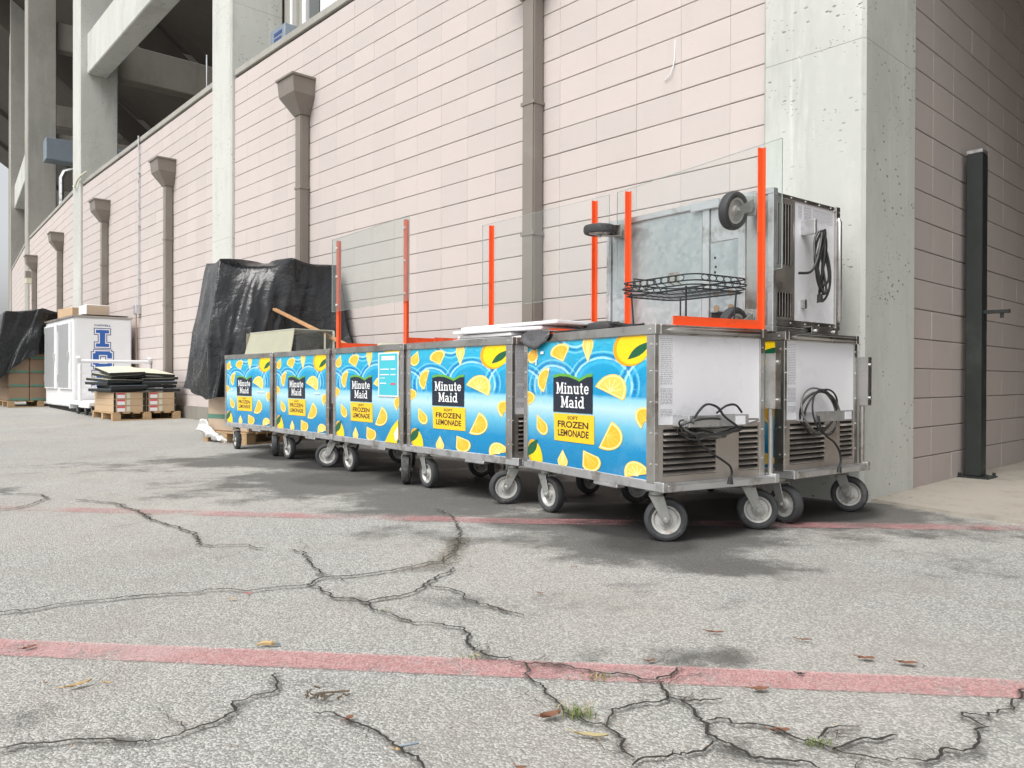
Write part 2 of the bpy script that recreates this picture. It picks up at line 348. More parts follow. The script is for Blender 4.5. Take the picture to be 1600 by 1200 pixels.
# ---------------------------------------------------------------- ground, painted lines, cracks
def rng(a, b, s): 
    k = int(round((b-a)/s)); return [a + (b-a)*i/k for i in range(k+1)]
xs = [-400, -120, -50, -25, -14, -9] + rng(-6, 5, .07) + [8, 14, 30, 80, 400]
ys = [-400, -80, -20, -4, 0] + rng(1, 9.5, .07) + [11, 13, 16, 20, 27, 36, 48, 70, 150, 400]
STAINS_SHADE += [(.5, 3.75, 1.5, .45, .42), (-1.2, 5.2, 1.4, .7, .45), (2.0, 4.0, .8, .4, .5), (-3.2, 6.6, 1.5, .6, .3), (.3, 2.6, .9, .2, .25), (.35, 5.2, .8, .55, 1.9), (-.3, 5.9, .8, .6, 1.9), (-1.1, 6.8, .9, .6, 1.9), (-1.85, 7.6, .8, .6, 1.8), (.75, 4.15, .55, .6, 1.9), (1.5, 4.5, .7, .5, 1.8)]  # strongest entries paint the carts' shade onto the dirty ground below them
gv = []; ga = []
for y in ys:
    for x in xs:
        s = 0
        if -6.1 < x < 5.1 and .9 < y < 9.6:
            for qi, (sx, sy, rx, ry, st) in enumerate(STAINS_SHADE):
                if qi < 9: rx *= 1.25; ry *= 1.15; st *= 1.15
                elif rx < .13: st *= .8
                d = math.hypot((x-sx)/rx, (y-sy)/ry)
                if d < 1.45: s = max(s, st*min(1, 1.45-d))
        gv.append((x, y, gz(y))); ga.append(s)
nx = len(xs)
gf = [(j*nx+i, j*nx+i+1, (j+1)*nx+i+1, (j+1)*nx+i) for j in range(len(ys)-1) for i in range(nx-1)]
gm = bpy.data.meshes.new('ground'); gm.from_pydata(gv, [], gf); gm.materials.append(M_ASPH)
gm.attributes.new('stain', 'FLOAT', 'POINT').data.foreach_set('value', ga)  # values include the shade painted beneath the carts
tag(obj('ground', gm), kind='structure')

def ribbon(chains, name, m, lift):
    """flat strips following the ground: chains of (points, half widths); attribute edge = 1 in the middle, 0 at the rim"""
    v = []; f = []; e = []
    for P, W in chains:
        o = len(v)
        for i, p in enumerate(P):
            a = Vector(P[max(i-1, 0)]); b = Vector(P[min(i+1, len(P)-1)]); t = b - a
            if t.length < 1e-6: t = Vector((1, 0))
            t.normalize(); q = Vector((-t.y, t.x)); hw = W[i]
            en = 0 if i in (0, len(P)-1) else 1
            for k, ev in ((-1, 0), (-.72, .75), (0, 1), (.72, .75), (1, 0)):
                c = Vector(p) + q*k*hw; v.append((c.x, c.y, gz(c.y) + lift)); e.append(ev*en)
        for i in range(len(P)-1):
            for k in range(4): f.append((o+5*i+k, o+5*i+5+k, o+5*i+6+k, o+5*i+1+k))
    me = bpy.data.meshes.new(name); me.from_pydata(v, [], f); me.materials.append(m)
    me.attributes.new('edge', 'FLOAT', 'POINT').data.foreach_set('value', e)
    bm = bmesh.new(); bm.from_mesh(me)
    for fc in bm.faces:
        fc.normal_update()
        if fc.normal.z < 0: fc.normal_flip()
    bm.to_mesh(me); bm.free()
    return tag(obj(name, me), kind='structure')
def lerp2(a, b, t): return (a[0]+(b[0]-a[0])*t, a[1]+(b[1]-a[1])*t)
def dense(P, s):
    o = []
    for a, b in zip(P, P[1:]):
        k = max(1, int(math.dist(a, b)/s)); o += [lerp2(a, b, i/k) for i in range(k)]
    return o + [P[-1]]
rA = dense([(-2.6, 2.335), (-1.395, 2.137), (.002, 1.99), (1.225, 1.868), (2.4, 1.75)], .05)
ribbon([(rA, [.066]*len(rA))], 'painted_red_line', M_RED, .004)
rB = dense([(-5.2, 4.75), (-2.9, 4.435), (.002, 4.078), (2.573, 3.93), (4.2, 3.84)], .06)
ribbon([(rB, [.085]*len(rB))], 'painted_red_line', M_RED2, .004)
_x = []
for wd, P in list(CRACKS):        # hairline side branches
    rb = random.Random(round(P[0][0]*1000))
    for _ in range(max(1, len(P)//5)):
        k = rb.randrange(1, len(P)-1); a = rb.uniform(0, 2*PI); L_ = rb.uniform(.05, .16)*(1 if P[k][1] < 3 else 2.2); q = P[k]; pts_ = [q]
        for _s in range(4): a += rb.uniform(-.5, .5); q = (q[0] + L_/4*math.cos(a), q[1] + L_/4*math.sin(a)); pts_.append(q)
        _x.append((-.0045, pts_))
CRACKS += _x
thin = []; halo = []; moss = []
for wd, P in CRACKS:
    D = dense(P, .011); pts = []; ws = []; hs_ = []
    k0 = random.random()*50
    for i, p in enumerate(D):
        j = noise.noise((p[0]*16, p[1]*16, k0))*.022 + noise.noise((p[0]*55, p[1]*55, k0+9))*.012 + random.uniform(-.0013, .0013)
        j2 = noise.noise((p[0]*18, p[1]*18, k0+20))*.020 + noise.noise((p[0]*60, p[1]*60, k0+30))*.012 + random.uniform(-.0013, .0013)
        pts.append((p[0]+j, p[1]+j2))
        a = .75 + 1.1*noise.noise((p[0]*7, p[1]*7, k0+3)) ; en = min(1, .6 + i/8, .6 + (len(D)-1-i)/8)
        ws.append((.55 + .45*a)*(.0020 + wd*.19)*en*random.uniform(.75, 1.25)); hs_.append((.004 + max(wd, 0)*.6 + (.05 if wd > 0 else .01)*max(0, noise.noise((p[0]*5, p[1]*5, k0+5))-.08))*en)
    thin.append((pts, ws)); halo.append((pts, hs_))
ribbon(halo, 'pavement_crack_dirt', M_HALO, .008)
ribbon(thin, 'pavement_cracks', M_CRACK, .011)
dp = dense([(-.242, 3.62), (-.24, 3.35), (-.27, 3.15), (-.33, 3.05), (-.44, 3.02)], .03)
ribbon([(dp, [.05+.008*random.random() for _ in dp])], 'pavement_crack_debris', M_MOSS, .013)

# apron of the gateway, a thin worn slab edge
ap = MB(); edge = dense([(2.05, 4.93), (2.2, 4.76), (2.35, 4.50), (2.63, 4.02), (3.6, 2.55), (5.6, -.2)], .09)
edge = [(x + noise.noise((x*5, y*5, 1))*.035, y + noise.noise((x*5, y*5, 7))*.03) for x, y in edge]
far = [(5.6+7.3, -.2+6.8), (2.05+7.3, 4.93+6.8)]
ap.prism(edge + far, lambda x, y, h: (x, y, h), -.05, .018)
tag(ap.build('apron', M_APRON), kind='structure')

# ---------------------------------------------------------------- the stadium facade: bays of painted block between concrete columns
NODE = [(1.923, 4.98), (-4.269, 11.632), (-10.118, 18.289), (-15.652, 25.321), (-20.878, 32.648), (-25.78, 40.197)]
ANG = [42.948, 41.3, 38.2, 35.5, 33.0]
LEN = [9.088, 8.861, 8.949, 8.999, 9.0]
for _k in range(3):
    ANG.append(ANG[-1]-2.6); LEN.append(9.0); _a = R(ANG[-2]); NODE.append((NODE[-1][0]-9*math.sin(_a), NODE[-1][1]+9*math.cos(_a)))
def bayrot(i): return R(ANG[i] - 90)
def W(i, t, off, z=0):      # bay i (0..), t metres along it from its right-hand column, off metres inward
    a = R(ANG[i]); x, y = NODE[i]
    return Vector((x - math.sin(a)*t + math.cos(a)*off, y + math.cos(a)*t + math.sin(a)*off, z))
BW, BH = .4064, .2032
def block_mesh(name, m, wd=BW):
    b = .0035; x0, x1 = .0005, wd-.0005; z0, z1 = .0034, BH-.0034; D = .045
    o = [(x0,.0025,z0),(x1,.0025,z0),(x1,.0025,z1),(x0,.0025,z1)]; i_ = [(x0+.002,0,z0+b),(x1-.002,0,z0+b),(x1-.002,0,z1-b),(x0+.002,0,z1-b)]; k = [(x0,D,z0),(x1,D,z0),(x1,D,z1),(x0,D,z1)]
    mb = MB(); f = [(4,5,6,7)]
    for j in range(4): f += [(j, (j+1)%4, 4+(j+1)%4, 4+j), (8+j, 8+(j+1)%4, (j+1)%4, j)]
    mb.add(o+i_+k, f); return mb.mesh(name, [m])
def block_wall(name, label, loc, rz, x0, x1, zb, nc, npick, m, eye=True):
    root = thing(name, label, 'wall', loc, rz)
    me = block_mesh('block', m); n = int((x1-x0)/BW); last = (x1-x0) - n*BW
    mw = Matrix.Translation(loc) @ RZ(rz)
    cells = []
    for i in range(n + (1 if last > .06 else 0)):
        for j in range(nc):
            c = mw @ Vector((x0 + i*BW + .2, 0, zb + j*BH + .1))
            u = 800 + c.x/c.y*1223; v = 594 - (c.z-.738)/c.y*1223
            seen = -20 < u < 1620 and v > -15 and not (300 < u < 1210 and v > 545)
            cells.append((0 if seen else 1, c.length, i, j))
    cells.sort(); rest = MB(); bv = [tuple(q.co) for q in me.vertices]; bf = [tuple(p.vertices) for p in me.polygons]
    for k, (s, d, i, j) in enumerate(cells):
        full = i < n; jit = random.uniform(-.0012, .0012); p = Vector((x0+i*BW, jit, zb+j*BH))
        if k < npick and full:
            obj('block', me, root, p, (random.uniform(-.002, .002), 0, random.uniform(-.002, .002)))
        else:
            sc = 1 if full else (last-.002)/BW
            rest.add([(p.x + a*sc, p.y + b, p.z + c) for a, b, c in bv], bf)
    if rest.v: tag(rest.build('block_field', m, root, fix=False), kind='stuff')
    MB().box(x0, .013, zb-.35, x1, .24, zb+nc*BH).build('mortar', M_MORTAR, root)
    return root
def bay_wall(i, label, zb, npick):
    return block_wall('block_wall', label, W(i, 0, 0), bayrot(i), -(LEN[i]-.345), -.345, zb, 25, npick, M_BLOCK)
w0 = bay_wall(0, 'pale pink painted block wall right behind the lemonade carts', .012, 300)
w1 = bay_wall(1, 'pale pink block wall behind the white ice chest and tarped stack', .07, 300)
w2 = bay_wall(2, 'distant pale pink block wall strip with two downspouts, third bay', .08, 0)
w3 = bay_wall(3, 'farthest pale pink block wall strip at left edge of photo', .10, 0)
side = W(0, -.31, .72)
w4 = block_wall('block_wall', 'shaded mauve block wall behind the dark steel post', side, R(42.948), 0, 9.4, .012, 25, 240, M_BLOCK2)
caulk = MB().tube([(-1.072, -.002, 3.24), (-1.074, -.006, 3.10), (-1.08, -.014, 3.05), (-1.105, -.018, 2.99), (-1.16, -.008, 2.965)], .0042, 5).build('loose_caulk', M_WHITE2, w0)
# foundation strip below the farther walls
for i, h in ((1, .30), (2, .45)):
    MB().box(-(LEN[i]-.35), -.035, -.1, -.35, -.001, h).build('foundation', M_CONC_D, (w1, w2)[i-1])

def column(loc, rz, hw, label, m, H=19, seams=(2.8, 6.2, 9.6, 13), group=None):
    t = thing('concrete_column', label, 'column', loc, rz, group)
    z = -.3
    for s in list(seams) + [H]:
        c_ = .022; MB().prism([(-hw+c_,-.06),(hw-c_,-.06),(hw,-.06+c_),(hw,.75-c_),(hw-c_,.75),(-hw+c_,.75),(-hw,.75-c_),(-hw,-.06+c_)], lambda x, y, h: (x, y, h), z, s-.0025).build('pour_section', m, t); z = s
    MB().box(-hw+.008, -.044, -.2, hw-.008, .734, H-.1).build('core', M_CONC_D, t)
    return t
column(W(0, 0, 0), bayrot(0), .335, 'pale pitted concrete column at building corner right of the carts', M_CONC)
column(W(1, 0, 0), bayrot(0), .345, 'concrete column directly behind the large tarped pile', M_CONC, group=None)
column(W(2, 0, 0), bayrot(1), .345, 'concrete column just left of ice chest carrying the spandrel beam', M_CONC)
column(W(3, 0, 0), bayrot(2), .345, 'tall concrete column with grey duct box beside its upper part', M_CONC_M)
column(W(4, 0, 0), bayrot(3), .345, 'farthest concrete column at left edge of the photo', M_CONC_M)
column(W(5, 0, 0), bayrot(4), .345, 'most distant concrete column hidden behind the far left ones', M_CONC_D)
block_wall('block_wall', 'block wall of the bay beyond the farthest column', W(4, 0, 0), bayrot(4), -8.6, -.345, .3, 24, 0, M_BLOCK)
# ledge on top of each block wall
for i, zt in ((0, 5.095), (1, 5.155), (2, 5.165), (3, 5.185)):
    L0, L1 = -(LEN[i]-.347), -.347
    t = thing('wall_ledge', ['thin concrete ledge capping the wall behind the carts', 'thin concrete ledge capping the wall above the ice chest', 'thin concrete ledge capping the third bay wall', 'thin concrete ledge capping the farthest bay wall'][i], 'ledge', W(i, 0, 0), bayrot(i))
    MB().box(L0, .035, zt, L1, .6, zt+.035).build('shadow_gap_strip', M_FOAM, t)  # black strip painting the shadow gap below the coping
    MB().box(L0, -.008, zt+.036, L1, .62, zt+.13).build('coping', M_CONC_M, t, bevel=.008)
    # deck behind
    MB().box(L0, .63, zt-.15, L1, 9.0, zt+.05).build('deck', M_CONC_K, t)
# upper frame
def bay_box(name, label, cat, i, x0, y0, z0, x1, y1, z1, m, bevel=.02):
    o = MB().box(x0, y0, z0, x1, y1, z1).build(name, m, None, W(i, 0, 0), (0, 0, bayrot(i)), bevel=bevel); return tag(o, label, cat)
bay_box('spandrel_beam', 'deep concrete beam spanning out from column left of ice chest', 'beam', 1, -(LEN[1]-.35), .09, 7.76, -.35, .51, 8.69, M_CONC)
bay_box('spandrel_beam', 'distant concrete beam low at the left edge between far columns', 'beam', 3, -(LEN[3]-.35), .09, 7.76, -.35, .51, 8.69, M_CONC)
for i, t_, lab in ((0, LEN[0], 'concrete cross beam running inward behind second column'), (1, LEN[1], 'concrete cross beam running inward under the spandrel beam'), (2, LEN[2], 'concrete cross beam running inward behind the duct'), (3, LEN[3], 'concrete cross beam running inward at farthest column')):
    bay_box('cross_beam', lab, 'beam', i, -t_-.2, .76, 7.9, -t_+.2, 8.9, 8.75, M_CONC_D)
    bay_box('cross_beam', lab.replace('running inward', 'one storey higher'), 'beam', i, -t_-.2, .76, 11.5, -t_+.2, 8.9, 12.4, M_CONC_D)
    rk = MB(); a = math.atan2(-8, 9.7); mt = TR((-t_, 4.0, 12.3)) @ RX(a)
    rk.obox(mt, .44, 12.6, 1.0); tag(rk.build('raker_beam', M_CONC_K, None, W(i, 0, 0), (0, 0, bayrot(i))), lab.replace('cross beam running inward', 'sloping raker beam'), 'beam')
stands = MB()
for i in range(8):
    A = [W(i, -.2, -2.6, 18.4), W(i, LEN[i]+.3, -2.6, 18.4), W(i, LEN[i]+.3, 9.3, 9.0), W(i, -.2, 9.3, 9.0)]  # front overhang stretched outward to shade the columns below
    stands.add(A + [p + Vector((0, 0, .4)) for p in A], [(0,1,2,3),(7,6,5,4),(0,4,5,1),(1,5,6,2),(2,6,7,3),(3,7,4,0)])
    B = [W(i, -.2, 9.0, -.2), W(i, LEN[i]+.2, 9.0, -.2), W(i, LEN[i]+.2, 9.0, 9.6), W(i, -.2, 9.0, 9.6)]
    stands.add(B, [(0,1,2,3)])
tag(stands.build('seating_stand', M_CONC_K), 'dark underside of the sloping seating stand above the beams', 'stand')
# gateway: unseen slab and inner wall shaped to dim the passage, far wall, opposite column
gate = thing('gateway', 'covered gateway passage on the right with unseen slab overhead', 'gateway', W(0, 0, 0), bayrot(0))
MB().box(.34, .9, 4.45, 8.2, 9.6, 4.9).build('slab', M_CONC_K, gate); MB().box(.36, .05, 5.12, 8.2, .9, 5.6).build('front_beam', M_CONC_D, gate)  # slab out of view, hung low to darken the passage wall
MB().box(5.2, .9, -.2, 5.5, 9.6, 4.44).build('added_inner_wall', M_BLOCK2, gate); MB().box(8.2, .0, -.2, 8.5, 9.6, 5.1).build('side_wall', M_BLOCK2, gate)  # inner wall added out of view to hold back light
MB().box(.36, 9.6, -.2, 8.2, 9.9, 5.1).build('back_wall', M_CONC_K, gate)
MB().box(.36, .1, 5.62, 8.2, .5, 8.2).build('parapet', M_CONC_D, gate)
column(W(0, -8.5, 0), bayrot(0), .345, 'concrete column on the other side of the gateway', M_CONC_D)

# ---------------------------------------------------------------- things fixed to the facade
def downspout(i, t, label, ztop=4.45):
    r = thing('downspout', label, 'downspout', W(i, t, -.002), bayrot(i), 'brown downspouts on the block walls')
    h = MB(); hw, dp_, = .205, .30
    def ring(w_, d_, z): return [(-w_, 0, z), (w_, 0, z), (w_, -d_, z), (-w_, -d_, z)]
    a = ring(hw, dp_, ztop-.03) ; b = ring(hw-.01, dp_-.02, ztop-.22); c = ring(.085, .135, ztop-.44)
    h.add(a+b+c, [(3,2,1,0)] + [(j, (j+1)%4, 4+(j+1)%4, 4+j) for j in range(4)] + [(4+j, 4+(j+1)%4, 8+(j+1)%4, 8+j) for j in range(4)] + [(8,9,10,11)])
    h.build('conductor_head', M_BROWN, r)
    MB().box(-hw-.02, -dp_-.02, ztop-.03, hw+.02, 0, ztop).build('rim', M_BROWN, r, bevel=.005)
    gzt = W(i, t, 0); g0 = gz(gzt.y)
    for z0, z1 in ((g0+.06, 2.0), (2.0, ztop-.43)):
        MB().box(-.075, -.125, z0, .075, -.006, z1-.004).build('pipe', M_BROWN, r, bevel=.012, seg=2)
    for z in (1.98, 3.1): MB().box(-.083, -.131, z, .083, -.004, z+.03).build('strap', M_BROWN, r)
    return r
downspout(0, 2.50, 'widest brown downspout rising behind the middle cart')
downspout(0, 6.60, 'brown downspout with funnel head behind the tarped pile')
downspout(1, 2.35, 'brown downspout with funnel head above the pallet of cartons')
downspout(1, 6.40, 'brown downspout with funnel head directly behind the ice chest')
downspout(2, 2.30, 'brown downspout first to the left of second column')
downspout(2, 7.0, 'farthest brown downspout beside the small wall lamp')
cd = thing('conduit', 'thin grey conduit with box and hanging cable on wall', 'conduit', W(1, 4.15, -.001), bayrot(1))
MB().tube([(0, -.03, 5.3), (0, -.03, 2.12)], .016, 8).build('pipe', M_ALU, cd)
for z in (2.6, 3.6, 4.6): MB().box(-.03, -.05, z, .03, 0, z+.02).build('clip', M_ALU, cd)
MB().box(-.075, -.10, 1.95, .075, 0, 2.13).build('junction_box', M_ALU, cd, bevel=.008)
MB().tube([(.0, -.07, 1.95), (-.03, -.06, 1.6), (-.06, -.05, 1.0), (-.11, -.06, .5)], .011, 6).build('cable', M_TAND, cd)
wl = thing('wall_lamp', 'small boxy wall lamp on farthest visible bay', 'lamp', W(2, 8.1, -.001), bayrot(2))
MB().box(-.13, -.18, 3.9, .13, 0, 4.1).build('housing', M_BROWN, wl, bevel=.01); MB().box(-.11, -.16, 3.72, .11, -.01, 3.899).build('lens', M_CREAM, wl)
dt = tag(MB().box(-8.2, .32, 7.6, -7.6, 4.5, 8.28).build('duct_box', M_DUCT, None, W(2, 0, 0), (0, 0, bayrot(2)), bevel=.015), 'blue grey sheet metal duct box high between far columns', 'duct')
pp = tag(MB().tube([(-7.3, .7, 5.2), (-7.3, .7, 7.0), (-7.3, .78, 7.2), (-7.3, 1.0, 7.3), (-7.3, 5.0, 7.3)], .07, 8).build('bent_pipe', M_ALU, None, W(2, 0, 0), (0, 0, bayrot(2)), smooth=True), 'pale bent pipe below the blue grey duct', 'pipe')
rp = tag(MB().tube([(-8.95, -.1, 5.22), (-8.75, -.12, 5.16), (-8.55, -.1, 5.30), (-8.3, -.08, 5.36), (-7.9, -.05, 5.38)], .02, 6).build('rope', M_CREAM, None, W(1, 0, 0), (0, 0, bayrot(1))), 'pale rope tied round column at top of the wall', 'rope')
hp = tag(MB().tube([(-7.9, 2.6, 8.7), (-7.9, 2.6, 5.3)], .02, 6).build('drop_pipe', M_ALU, None, W(1, 0, 0), (0, 0, bayrot(1))), 'thin pipe dropping behind the wall under the cross beam', 'pipe')
# window strip on the deck behind the near wall
ws_ = thing('window_strip', 'white framed windows above the near wall at the top', 'window', W(0, 0, .7), bayrot(0))
MB().box(-8.72, .06, 5.15, -.4, .2, 8.6).build('backing_wall', M_CONC_M, ws_)
for k, x in enumerate((-7.95, -6.93, -5.9, -4.6, -3.2, -1.8)):
    MB().box(x-.05, -.03, 5.15, x+.05, .058, 8.4).build('mullion', M_WHITE2, ws_)
for x0, x1 in ((-7.88, -7.6), (-7.57, -7.0), (-6.86, -5.97), (-5.83, -4.67), (-4.53, -3.27), (-3.13, -1.87)):
    MB().box(x0, .02, 5.35, x1, .04, 8.4).build('pane', M_GLASSY if x0 in (-7.88, -4.53) else M_WHITE2, ws_)
MB().tube([(-8.28, -.05, 5.15), (-8.28, -.05, 8.5)], .025, 6).build('riser_pipe', M_WHITE2, ws_)
nb = thing('notice_box', 'small blue grey box with dark print on the ledge by second column', 'box', W(0, 8.0, .35, 5.27), bayrot(0))
MB().box(-.22, -.06, 0, .22, .2, .42).build('body', M_DUCT, nb, bevel=.01)
for z, x0, x1 in ((.30, -.1, .14), (.22, -.1, .12), (.15, -.06, .12)): MB().box(x0, -.064, z, x1, -.061, z+.05).build('print', M_NAVY, nb)
gp = thing('steel_post', 'tall dark steel gate post standing in the right-hand passage', 'post', (3.49, 5.89, .018), bayrot(0))
MB().box(-.055, -.065, .012, .055, .065, 2.42).build('shaft', M_POST, gp, bevel=.006)
MB().box(-.055, -.065, 2.421, .055, .065, 2.45).build('cap', M_ALU, gp, bevel=.004)
MB().box(-.1, -.11, 0, .12, .11, .012).build('base_plate', M_POST, gp)
for x, y in ((-.08, -.09), (.1, -.09), (.1, .09)): MB().cyl((x, y, .01), (x, y, .035), .012, 6).build('bolt', M_POST, gp)
MB().box(.055, -.02, 1.225, .22, .02, 1.25).build('latch', M_POST, gp)
MB().cyl((.17, 0, 1.225), (.17, 0, 1.19), .012, 8).build('latch_pin', M_POST, gp)
# ---------------------------------------------------------------- lemonade carts
CW, CL, CT = .743, 1.195, .99
PY0, PY1, PZ0, PZ1 = .113, 1.155, .286, .944
def st(s, t, k=0): 
    s = min(1, max(0, s)); t = min(1, max(0, t))
    return (.0052 - .00022*k, PY1 - s*(PY1-PY0), PZ0 + t*(PZ1-PZ0))
def flat(name, c, rough=.33): return simple(name, srgb(*c), rough, var=.05, scale=20)
P_RIND, P_PITH, P_FLESH, P_PALE, P_LEAF, P_NAVY, P_LGREEN, P_BOX, P_WHITE, P_INK, P_LEMON, P_LEMD = [flat('print_'+n, c) for n, c in (
    ('rind', (250,200,36)), ('pith', (252,232,165)), ('flesh', (248,184,48)), ('pale_flesh', (247,206,92)), ('leaf', (22,92,58)), ('navy', (28,36,52)),
    ('leaf_green', (98,170,62)), ('yellow', (245,200,38)), ('white', (238,240,240)), ('ink', (62,48,30)), ('lemon', (252,212,22)), ('lemon_shade', (228,165,20)))]
PM = [P_RIND, P_PITH, P_FLESH, P_PALE, P_LEAF, P_NAVY, P_LGREEN, P_BOX, P_WHITE, P_INK, P_LEMON, P_LEMD]
def m_graphic():
    n = N('graphic_panel'); uv = n.n('ShaderNodeTexCoord').outputs['UV']; sp = n.n('ShaderNodeSeparateXYZ'); n.l(uv, sp.inputs[0]); s, t = sp.outputs[0], sp.outputs[1]
    r = n.n('ShaderNodeValToRGB'); n.l(n.m('ADD', t, n.m('MULTIPLY', n.m('SUBTRACT', n.noise(uv, 2.2, 3), .5), .10)), r.inputs[0]); e = r.color_ramp.elements
    stops = [(0, (6,124,176)), (.18, (12,136,188)), (.34, (104,186,214)), (.47, (186,220,232)), (.545, (140,205,228)), (.575, (8,146,196)), (.75, (6,154,202)), (1, (45,180,214))]
    e[0].position, e[0].color = stops[0][0], srgb(*stops[0][1])+(1,); e[1].position, e[1].color = 1, srgb(*stops[-1][1])+(1,)
    for p, c in stops[1:-1]:
        x = e.new(p); x.color = srgb(*c)+(1,)
    col = r.outputs[0]; mask = n.step(t, .54, .62)
    wob = n.m('MULTIPLY', n.m('SUBTRACT', n.noise(uv, 9, 3), .5), .02)
    for cs, ct, rad in ((.245, .64, .165), (.665, .645, .21), (-.06, .60, .18), (1.09, .62, .24), (.45, 1.08, .13)):
        d = n.m('ADD', n.m('SQRT', n.m('ADD', n.m('POWER', n.m('MULTIPLY', n.m('SUBTRACT', s, cs), .93), 2), n.m('POWER', n.m('SUBTRACT', t, ct), 2))), wob)
        for k, (dr, wd, c, a) in enumerate(((0, .012, (190,235,250), .75), (.022, .012, (8,112,178), .8), (.046, .010, (140,220,245), .6), (-.03, .02, (70,195,235), .5))):
            x = n.m('ABSOLUTE', n.m('SUBTRACT', d, rad+dr))
            f = n.m('MULTIPLY', n.m('MULTIPLY', n.step(x, wd, wd*.25), mask), a); col = n.mix(f, col, srgb(*c))
    rip = n.m('MULTIPLY', n.step(n.noise(uv, 14, 4, .6, (1, 2.2, 1)), .58, .74), n.m('MULTIPLY', mask, .55)); col = n.mix(rip, col, srgb(120,215,242))
    rip = n.m('MULTIPLY', n.step(n.noise(uv, 11, 4, .6, (1, 1.8, 1)), .44, .3), n.m('MULTIPLY', mask, .45)); col = n.mix(rip, col, srgb(6,120,186))
    col = n.mix(n.step(n.noise(n.pos(), 3, 7, .75), .5, .75, 0, .22), col, (.45, .62, .68))
    col = n.mix(n.step(n.noise(n.pos(), 30, 4, .8, (1, 1, .12)), .66, .8, 0, .3), col, (.6, .7, .74))
    n.bump(n.noise(n.pos(), 5, 3), .12, .01)
    return n.set(col, n.step(n.noise(n.pos(), 6, 4), .3, .7, .22, .42))
M_GRAPHIC = m_graphic()

class Print(MB):
    def p2(s, pts, m, k=None):       # pts in apparent units (x right 0-.93, y up 0-1)
        if k is None: s.k += 1; k = s.k
        s.poly([st(x/.93, y, 2 + k*.12) for x, y in pts][::-1], m)
    def fruit(s, cx, cy, w, h, ang, kind, pale=False):
        n = 22; B = []
        if kind == 'half':
            B = [(w/2*math.cos(PI*i/n), h*(math.sin(PI*i/n) - .42)) for i in range(n+1)]
        elif kind == 'wedge':
            B = [(0, -h/2)] + [(w/2*math.cos(a), h*.12 + h*.38*math.sin(a)) for a in [PI*(-.06 + 1.12*i/n) for i in range(n+1)]]
        ca, sa = math.cos(R(ang)), math.sin(R(ang))
        for sc, m in ((1, 0), (.93, 1), (.80, 3 if pale else 2)):
            s.p2([(cx + (x*sc)*ca - (y*sc)*sa, cy + (x*sc)*sa + (y*sc)*ca) for x, y in B], m)
        if kind == 'half' or kind == 'wedge':      # segment membranes
            for a in (35, 65, 95, 125, 150) if kind == 'half' else (60, 90, 120):
                o = (0, -.36*h) if kind == 'half' else (0, -h*.42)
                q = (w*.38*math.cos(R(a)), o[1] + h*(.72 if kind == 'half' else .78)*math.sin(R(a)))
                dx, dy = q[0]-o[0], q[1]-o[1]; l = math.hypot(dx, dy); nx_, ny_ = -dy/l*.004, dx/l*.004
                Q = [(o[0]*.9+nx_, o[1]*.9+ny_), (q[0]+nx_*.6, q[1]+ny_*.6), (q[0]-nx_*.6, q[1]-ny_*.6), (o[0]*.9-nx_, o[1]*.9-ny_)]
                s.p2([(cx + x*.93*ca - y*.93*sa, cy + x*.93*sa + y*.93*ca) for x, y in Q], 3 if not pale else 1)
    def lemon(s, cx, cy, w, h, ang, leaf):
        ca, sa = math.cos(R(ang)), math.sin(R(ang))
        for sc, ox, m in ((1, 0, 11), (.90, .012, 10)):
            s.p2([(cx + ox + sc*(w/2*math.cos(a)*ca - h/2*math.sin(a)*sa), cy + sc*(w/2*math.cos(a)*sa + h/2*math.sin(a)*ca)) for a in [2*PI*i/30 for i in range(30)]], m)
        x0, y0, x1, y1, b = leaf; dx, dy = x1-x0, y1-y0
        s.p2([(x0 + dx*u - dy*b*math.sin(PI*u), y0 + dy*u + dx*b*math.sin(PI*u)) for u in [i/10 for i in range(11)]] +
             [(x0 + dx*u + dy*b*math.sin(PI*u), y0 + dy*u - dx*b*math.sin(PI*u)) for u in [1-i/10 for i in range(1, 10)]], 4)
